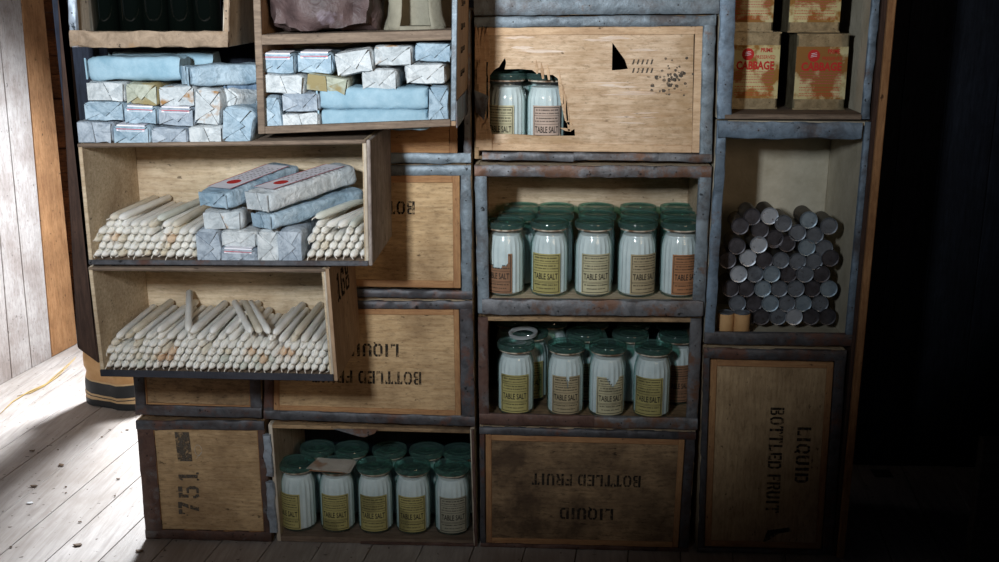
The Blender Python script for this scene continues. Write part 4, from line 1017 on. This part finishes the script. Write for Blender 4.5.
for px, py, yw, lb in ((189,338,.30,'white candle rising steeply out of the heap in the lower crate'),(252,350,.42,'first of three candles lying aslant on the lower crate heap'),(261,347,.40,'middle of three candles lying aslant on the lower crate heap'),(270,346,.43,'last of three candles lying aslant on the lower crate heap')):
    p = P(px, py, YL+.035); candle(p.x, YL+.035, h3(px)+lay*2.0+.004, lb, None, rot=(.10 if px == 189 else .015, 0, yw), kind=0 if px != 261 else 2)

# ------------------------------------------------------------------ round tins
def round_tin(px, py, mat, label, tilt=0, dy=0):
    r = .0222; y = .085+dy; p = P(px, py, y)
    t = thing('round_tin', (p.x, y, p.z), label, 'tin', None, rot=(0, 0, tilt)); k = t.location.copy(); t.location = (0,0,0)
    mb = MB(); mb.lathe([(r*.97,.0015),(r,.001),(r,.088),(r*.97,.0885)], 28, axis='y'); mb.build('can_body', 'can_body', t, smooth=40)
    mb = MB(); mb.lathe([(r*.2,.0012),(r*.84,.0010),(r*.88,-.0012),(r*1.02,-.0022),(r*1.04,.0008),(r*1.0,.0035)], 28, axis='y', cap1=False); mb.build('lid', mat, t, smooth=30)
    t.location = k; return t
def zz(x, y): return 720+x/3.746, 190+y/3.746
rows = [(475, (105,155,217,277,340,402), 'bottom'), (425, (65,127,188,250,311,374), 'second'), (370, (40,98,160,222,284,346,407), 'third'), (315, (70,131,193,256,318,380), 'fourth'),
        (263, (28,105,166,228,290,353,413), 'fifth'), (208, (63,145,203,250,325,390), 'sixth'), (155, (75,150,205,290,355), 'seventh'), (100, (120,186,237,332,408), 'topmost')]
dark = 'can_dark'; blue = 'can_blue'; grey = 'can_grey'; spot = 'can_spotted'
colm = {475: (dark,dark,grey,spot,dark,dark), 425: (grey,dark,blue,grey,blue,grey), 370: (dark,dark,blue,grey,grey,dark,blue), 315: (spot,grey,blue,dark,grey,dark), 263: (dark,spot,dark,grey,grey,grey,dark),
        208: (dark,spot,dark,dark,blue,grey), 155: (dark,dark,dark,grey,grey), 100: (dark,spot,grey,blue,grey)}
words = {'can_dark': 'dark rusty', 'can_blue': 'bright blue-grey', 'can_grey': 'dull grey', 'can_spotted': 'pale spotted'}
adj = {100: {0:0,1:-3,2:25,3:12,4:35}, 155: {0:-20,1:-5,2:25,3:5,4:15}, 208: {0:2,1:-3,2:-22,3:-8,4:7,5:10}, 263: {0:0,1:-8,2:0,3:0,4:4,5:4,6:-8}}
ordn = ('leftmost', 'second from left', 'third from left', 'fourth from left', 'fifth from left', 'sixth from left', 'seventh from left')
for y, xs, nm in rows:
    for i, x in enumerate(xs):
        px, py = zz(x, y+adj.get(y, {}).get(i, 0)); m_ = colm[y][i]
        place = ordn[i] if i < len(xs)-1 else 'rightmost'
        round_tin(px, py, m_, '%s round tin end, %s in the %s row of the stack' % (words[m_], place, nm), tilt=rndc.uniform(-.03,.03), dy=rndc.uniform(-.006,.006))
# cans stored behind and at the left edge
for px, py, wd_ in ((741,317.5,'upright brown-labelled tin at the foot of the round tin stack'),(725,317,'upright brown-labelled tin half hidden by the crate edge, beside its twin')):
    p = P(px, 329, .055); t = thing('round_tin', (p.x, .055, CC.c[3].z+.0115), wd_, 'tin'); k = t.location.copy(); t.location = (0,0,0)
    mb = MB(); mb.lathe([(.021,0),(.0218,.001),(.0218,.058),(.021,.0585)], 28); mb.build('can_body', 'boot_leather', t, smooth=40)
    mb = MB(); mb.lathe([(.0212,.0586),(.0214,.0615),(.0195,.062),(.018,.060)], 28); mb.build('lid', 'can_grey', t, smooth=40); t.location = k

# ------------------------------------------------------------------ cabbage tins
def cabbage(x0, y0, x1, y1, Y, label, mat='cabbage_label', upper=False, seed=0, rz=0):
    a, b_ = P(x0, y1, Y), P(x1, y0, Y); w_, h = b_.x-a.x, b_.z-a.z; D = .11
    t = thing('cabbage_tin', ((a.x+b_.x)/2, Y+D/2, a.z), label, 'tin', None, rot=(0,0,rz)); k = t.location.copy(); t.location = (0,0,0)
    mb = MB(); mb.box(-w_/2, w_/2, -D/2, D/2, 0, h); body = mb.build('tin_body', 'tin_box', t, bevel=.004, smooth=30)
    mb = MB()
    for z_ in (0, h-.004): 
        for xa, xb_, ya, yb_ in ((-w_/2-.001,w_/2+.001,-D/2-.0015,-D/2+.003),(-w_/2-.001,w_/2+.001,D/2-.003,D/2+.0015),(-w_/2-.001,-w_/2+.003,-D/2,D/2),(w_/2-.003,w_/2+.001,-D/2,D/2)): mb.box(xa, xb_, ya, yb_, z_, z_+.004)
    mb.build('rim', 'tin_box', body)
    l0, l1 = h*.14, h*.83; y_ = -D/2-.0006
    mb = MB(); mb.box(-w_/2+.0005, w_/2-.0005, y_, y_+.001, l0, l1, 0); H = l1-l0
    def to3(a_, b2, y=0): return Vector((a_, y_-.0006, l0+b2))
    mb.add([to3(-w_*.16+.0155*math.cos(k_*PI/10), H*.83+.0155*math.sin(k_*PI/10)) for k_ in range(20)], [tuple(range(20))], 1)
    for k_ in range(3): mb.add([Vector((-w_*.16-.008+.002*k_, y_-.001, l0+H*.80+k_*.004)), Vector((-w_*.16+.008-.001*k_, y_-.001, l0+H*.82+k_*.004)), Vector((-w_*.16+.008, y_-.001, l0+H*.82+k_*.004+.0012)), Vector((-w_*.16-.008, y_-.001, l0+H*.80+k_*.004+.0012))], [(0,1,2,3)], 3)
    add_ftext(mb, 'PRIME', to3, w_*.22, H*.87, .030, .011, 1); add_ftext(mb, 'PRESERVED', to3, w_*.20, H*.745, .050, .009, 1, .01)
    add_ftext(mb, 'CABBAGE', to3, 0, H*.54, w_*.78, .022, 1, .04)
    rnd = random.Random(seed)
    for v_ in (.50,.45,.40,.35,.30,.22,.17,.10,.06):
        u = -w_*.40
        while u < w_*.38:
            ww = rnd.uniform(.002,.006); mb.add([to3(u,H*v_), to3(u+ww,H*v_), to3(u+ww,H*v_+.0016), to3(u,H*v_+.0016)], [(0,1,2,3)], 2 if v_ > .25 else 1); u += ww+.0015
    mb.build('paper_label', [mat,'red','line_red','print_strip'], t)
    t.location = k; return t
zc = CB.c[3].z+.0115
Yc = .12
def fitbase(t, z): 
    t.location.z = z
t1 = cabbage(728.5,33,781.5,110, Yc, 'cabbage tin half in shadow, lower left of the four', seed=1); fitbase(t1, zc)
t2 = cabbage(792.5,34,850,110, Yc-.01, 'cabbage tin with an even rust-brown label, lower right of the four', 'cabbage_label_rust', seed=2); fitbase(t2, zc)
ztop = zc+(P(731,34,Yc).z-P(731,110,Yc).z)+.0015
t3 = cabbage(729,-42,777,31, Yc, 'rusty cabbage tin cut off by the photo top, upper left of the four', 'cabbage_label_rust', seed=3); fitbase(t3, ztop)
t4 = cabbage(788,-44,845,30, Yc-.005, 'pale-labelled cabbage tin cut off by the photo top, upper right of the four', 'cabbage_label', seed=4); fitbase(t4, ztop)

# ------------------------------------------------------------------ bottles
zb_ = CA.c[3].z+.0147
for i, px in enumerate((106,133,156,182,207)):
    y = YL+.075; x = P(px, 10, y).x
    mb = MB(); R = .031
    mb.lathe([(R*.9,0),(R,.004),(R,.155),(R*.9,.175),(R*.6,.195),(R*.42,.21),(R*.40,.255),(R*.5,.256),(R*.5,.268),(R*.42,.27)], 32)
    t = thing('bottle', (x, y, zb_), 'dark glass bottle, %s of the five in the top left crate' % ('leftmost','second','middle','fourth','rightmost')[i], 'bottle', 'bottles in the top left crate'); k = t.location.copy(); t.location = (0,0,0)
    mb.build('glass_body', 'bottle_glass', t, smooth=40); m2 = MB(); m2.lathe([(R*.33,.262),(R*.36,.285)], 16); m2.build('cork', 'crate_edge', t); t.location = k

# ------------------------------------------------------------------ crumpled hide and canvas in the upper tier
zsh = CS.to3(.2, st_, 0).z+.001
def lump(name, x0, x1, y0, y1, z0, z1, mat, label, cat, seed, amp=.03):
    bm = bmesh.new(); bmesh.ops.create_cube(bm, size=2); bmesh.ops.subdivide_edges(bm, edges=bm.edges[:], cuts=14, use_grid_fill=True)
    sx, sy, sz = (x1-x0)/2, (y1-y0)/2, (z1-z0)/2
    for v_ in bm.verts:
        p = v_.co.copy(); q = p.normalized()*1.18; p = p.lerp(q, .28); p = Vector((max(-1,min(1,p.x)), max(-1,min(1,p.y)), max(-1,min(1,p.z))))
        w_ = Vector((p.x*sx, p.y*sy, p.z*sz)); n1 = noise.noise(w_*13+Vector((seed,0,0))); n2 = abs(noise.noise(w_*30+Vector((0,seed,0))))
        v_.co = w_*(1+.0)+p.normalized()*(n1*amp-n2*amp*.7)
        v_.co.z = max(v_.co.z, -sz)
    me = bpy.data.meshes.new(name); bm.to_mesh(me); bm.free(); me.materials.append(MATS[mat])
    for p_ in me.polygons: p_.use_smooth = True
    me.set_sharp_from_angle(angle=math.radians(35))
    o = bpy.data.objects.new(name, me); col.objects.link(o); o.location = ((x0+x1)/2, (y0+y1)/2, (z0+z1)/2); return tag(o, label, cat)
xa, xb_ = P(264,20,YL+.03).x, P(374,20,YL+.03).x
lump('crumpled_hide', xa, xb_, YL+.02, YL+.26, zsh, zsh+.22, 'hide', 'dark brown crumpled hide bundle on the upper tier above the blue packets', 'hide', 3.3, .028)
# canvas hood: a flared pale cloth with a dark opening
x0, x1 = P(380,25,YL+.08).x, P(444,25,YL+.08).x; mb = MB(); cx_ = (x0+x1)/2; R = (x1-x0)/2
vs = []; n = 40
t = thing('canvas_hood', (cx_, YL+.09+R*.6, zsh), 'pale flared canvas hood with a dark open front beside the hide bundle', 'hood'); k = t.location.copy(); t.location = (0,0,0)
prof = [(1.0,0),(.97,.012),(.88,.03),(.84,.06),(.86,.12),(.80,.18),(.6,.23),(.3,.26)]
for s_ in (1.0, .95):
    for (r_, h_) in prof:
        for i in range(n):
            a = -PI/2+.62+(2*PI-1.05)*i/(n-1)-.0; rr = R*r_*s_*(1+.03*math.sin(a*5+h_*20)); vs.append((rr*math.cos(a), rr*.62*math.sin(a), h_*s_+.001))
fs = []; m_ = len(prof)
for s_ in (0, 1):
    for j in range(m_-1):
        for i in range(n-1):
            o_ = s_*m_*n; q = (o_+j*n+i, o_+j*n+i+1, o_+(j+1)*n+i+1, o_+(j+1)*n+i); fs.append(q if s_ == 0 else q[::-1])
for i in range(n-1): fs.append((i+1, i, m_*n+i, m_*n+i+1))
for j in range(m_-1):
    for i in (0, n-1): fs.append((j*n+i, (j+1)*n+i, m_*n+(j+1)*n+i, m_*n+j*n+i))
mb.add(vs, fs); mb.build('canvas_cover', 'hood_cloth', t, smooth='all')
mb = MB(); mb.lathe([(R*.98,-.0005),(R*1.0,.004),(R*.97,.010)], 36); mb.build('hem', 'hood_cloth', t, smooth=True)
for ch in t.children if False else []: pass
t.location = k
col.objects[-1].scale.y = .62

# ------------------------------------------------------------------ boot behind the shelf
bp = PF(86, 398)
def skin(name, verts, edges, radii, mat, parent, org, sub=2):
    me = bpy.data.meshes.new(name); me.from_pydata([Vector(v_)-org for v_ in verts], edges, []); o = bpy.data.objects.new(name, me); col.objects.link(o)
    o.modifiers.new('s', 'SKIN'); bpy.context.view_layer.update()
    for sv, r_ in zip(me.skin_vertices[0].data, radii): sv.radius = (r_, r_)
    me.skin_vertices[0].data[0].use_root = True
    o.modifiers.new('u', 'SUBSURF').levels = sub; dg = bpy.context.evaluated_depsgraph_get(); m2 = bpy.data.meshes.new_from_object(o.evaluated_get(dg)); o.modifiers.clear(); o.data = m2
    m2.materials.clear(); m2.materials.append(MATS[mat])
    for p_ in m2.polygons: p_.use_smooth = True
    o.parent = parent; return o
px_, py_ = bp.x+.275, 1.06
person = thing('person', (px_, py_, 0), 'person striding behind the shelf, only a tan winter boot with a striped black sole showing', 'person')
og = Vector((px_, py_, 0)); AX = bp.x+.092-px_
def W_(x, y, z): return (px_-y, py_+x, z)      # facing along the shelf: x across the body, -y forward
V = [W_(0,0,.92),W_(0,0,1.12),W_(0,0,1.32),W_(0,0,1.45),W_(0,0,1.53),W_(0,-.01,1.64),W_(0,-.01,1.73),
     W_(-.09,0,.88),W_(-.10,-AX*.35,.50),W_(-.04,-AX,.27),W_(.09,0,.88),W_(.09,-AX*.5-.05,.50),W_(.07,-AX-.06,.27),
     W_(-.17,0,1.43),W_(-.21,.01,1.15),W_(-.20,-.06,.92),W_(.17,0,1.43),W_(.21,.01,1.15),W_(.20,-.06,.92),W_(-.20,-.09,.84),W_(.20,-.09,.84),
     W_(-.20,-.11,.78),W_(.20,-.11,.78),W_(-.185,-.13,.83),W_(.185,-.13,.83)]
E = [(0,1),(1,2),(2,3),(3,4),(4,5),(5,6),(0,7),(7,8),(8,9),(0,10),(10,11),(11,12),(3,13),(13,14),(14,15),(3,16),(16,17),(17,18),(15,19),(18,20),(19,21),(20,22),(19,23),(20,24)]
R_ = [.11,.10,.11,.08,.055,.085,.075,.08,.055,.042,.08,.055,.042,.055,.042,.03,.055,.042,.03,.035,.035,.02,.02,.012,.012]
paper('skin', (.45,.27,.19), (.52,.33,.24), bs=.1)
skin('body', V, E, R_, 'skin', person, og)
skin('jacket', V[:4]+V[13:19], [(0,1),(1,2),(2,3),(3,4),(4,5),(5,6),(3,7),(7,8),(8,9)], [.13,.125,.135,.095,.075,.065,.05,.075,.065,.05], 'cloth_dark', person, og)
skin('trousers', [V[0],V[7],V[8],W_(-.045,-AX*.95,.25),V[10],V[11],W_(.07,-AX-.06,.25)], [(0,1),(1,2),(2,3),(0,4),(4,5),(5,6)], [.125,.11,.095,.08,.11,.095,.08], 'cloth_dark', person, og)
mb = MB(); mb.lathe([(.105,0),(.108,.05),(.095,.10),(.05,.13),(.01,.137)], 24, center=W_(0,-.01,1.68)); mb.build('knitted_cap', 'cloth_dark', person, smooth='all')
mb = MB(); mb.tube([W_(0,-.085,1.67),W_(0,-.112,1.635),W_(0,-.088,1.628)], [.008,.014,.010], 8); mb.build('nose', 'skin', person, smooth='all')
for s_ in (-1, 1):
    mb = MB(); mb.lathe([(.002,-.008),(.008,-.004),(.008,.004),(.002,.008)], 10, center=W_(.032*s_,-.082,1.665)); mb.build('eye', 'ink', person, smooth='all')
    mb = MB(); mb.lathe([(.004,-.03),(.012,-.012),(.012,.012),(.006,.03)], 10, center=W_(.088*s_,0,1.65)); mb.build('ear', 'skin', person, smooth='all')
mb = MB(); mb.tube([W_(-.025,-.083,1.60),W_(0,-.09,1.597),W_(.025,-.083,1.60)], .004, 6); mb.build('mouth', 'label_rose', person)
t = bpy.data.objects.new('winter_boot', None); t.empty_display_size = .05; col.objects.link(t); t.location = (0,0,0); k = Vector((AX+.057, -.04, 0)); boot_rot = math.radians(-12)
def bsec(z, s=1.0, lift=0):   # outline of the foot: heel at -x, toe at +x
    pts = []
    for i in range(28):
        a = 2*PI*i/28; x = math.cos(a); y = math.sin(a)
        hx = .155 if x > 0 else .135; hy = .056-.008*math.cos(a*1)*0+(.006 if x > .2 else 0)-(.008 if -.6 < x < .1 else 0)
        pts.append(Vector((x*hx*s, -y*hy*s, z)))
    return pts
def rings(levels, name, mat, parent=t):
    mb = MB(); vs = []; n = 28
    for l in levels: vs += l
    fs = [(j*n+i, j*n+(i+1) % n, (j+1)*n+(i+1) % n, (j+1)*n+i) for j in range(len(levels)-1) for i in range(n)]+[tuple(range(n))[::-1], tuple((len(levels)-1)*n+i for i in range(n))]
    mb.add(vs, fs); return mb.build(name, mat, parent, smooth=50)
def wv(l, f): return [Vector((p.x, p.y, p.z+f(p.x))) for p in l]
rise = lambda x: .012*min(1, abs(x/.13))**2
rings([bsec(0,.97), bsec(.006,1.0), bsec(.026,1.0)], 'rubber_sole', 'boot_rubber')
rings([wv(bsec(.0265,.99), lambda x: 0), wv(bsec(.03,.995), rise), wv(bsec(.045,.985), rise)], 'sole_stripe', 'boot_stripe')
rings([wv(bsec(.034,1.002), rise), wv(bsec(.0375,1.002), rise)], 'thin_black_line', 'boot_rubber')
rings([wv(bsec(.0455,.985), rise), wv(bsec(.07,.98), rise), wv(bsec(.092,.955), rise)], 'rubber_rand', 'boot_rubber')
rings([wv(bsec(.0925,.95), rise), wv(bsec(.098,.94), rise)], 'rand_edge', 'boot_stripe')
lv = [wv(bsec(.0985,.935), rise), wv(bsec(.12,.90), rise)]
for z_, s_, sh in ((.15,.78,-.025),(.18,.62,-.045),(.22,.50,-.055),(.28,.47,-.057),(.34,.50,-.057)): lv.append([Vector((p.x*(s_ if z_ < .2 else s_), p.y*(.9), p.z)) + Vector((sh,0,0)) for p in bsec(z_, 1)])
rings(lv, 'leather_upper', 'boot_leather')
t.location = k; t.rotation_euler = (0, 0, boot_rot); t.parent = person
r2 = t.copy(); col.objects.link(r2); r2.location = (AX+.057+.06, .075, 0)
for ch in [c_ for c_ in col.objects if c_.parent is t]:
    c2 = ch.copy(); col.objects.link(c2); c2.parent = r2
# straw on the floor
def straw(pts, label, r_=.0022):
    q = [PF(x, y, r_+.001+(.03 if i == len(pts)-1 else 0)) for i, (x, y) in enumerate(pts)]
    mb = MB(); mb.tube(q, [r_*.5]+[r_]*(len(q)-2)+[r_*.4], 6); o = mb.build('straw', 'straw', smooth='all', origin=q[0]); tag(o, label, 'straw')
straw([(0,414),(12,402),(28,392),(46,384),(62,370),(76,357)], 'long curved yellow straw on the sunlit floor, reaching the plank')
straw([(17,396),(30,393),(44,386),(57,377),(75,359)], 'shorter pale straw crossing the long one on the sunlit floor')
# flakes of wood and a chip of plaster on the floor
rnd = random.Random(17)
fl = [(32,451,9,0),(61,465,13,0),(118,479,6,0),(115,496,4,0),(80,522,5,0),(11,547,5,0),(127,430,6,0),(34,486,12,0),(30,503,12,1),(78,545,14,0),(139,551,13,0),(66,487,4,0),(66,493,4,0),(58,450,4,0),(110,430,5,0),(102,437,5,0)]
for i, (x, y, s_, wh) in enumerate(fl):
    p = PF(x, y, .0012); s2 = s_*.0026/2.6; a = rnd.uniform(-.5,.6); n = 7
    vs = [Vector((p.x+s2*math.cos(k*2*PI/n)*rnd.uniform(.6,1.2)*math.cos(a)-s2*.35*math.sin(k*2*PI/n)*math.sin(a), p.y+s2*.9*math.cos(k*2*PI/n)*math.sin(a)+s2*.5*math.sin(k*2*PI/n), .0008+.001*(k%2))) for k in range(n)]
    mb = MB(); mb.add(vs+[v_+Vector((0,0,.0018)) for v_ in vs], [tuple(range(n))[::-1], tuple(range(n,2*n))]+[(k,(k+1)%n,(k+1)%n+n,k+n) for k in range(n)])
    o = mb.build('plaster_chip' if wh else 'wood_chip', 'flake_white' if wh else 'flake', origin=(p.x, p.y, 0))
    tag(o, 'white plaster chip lying on the shaded strip of floor' if wh else 'small dark wood chip lying on the floor boards at the left', 'chip', None if wh else 'wood chips on the floor boards')
bpy.context.view_layer.update()
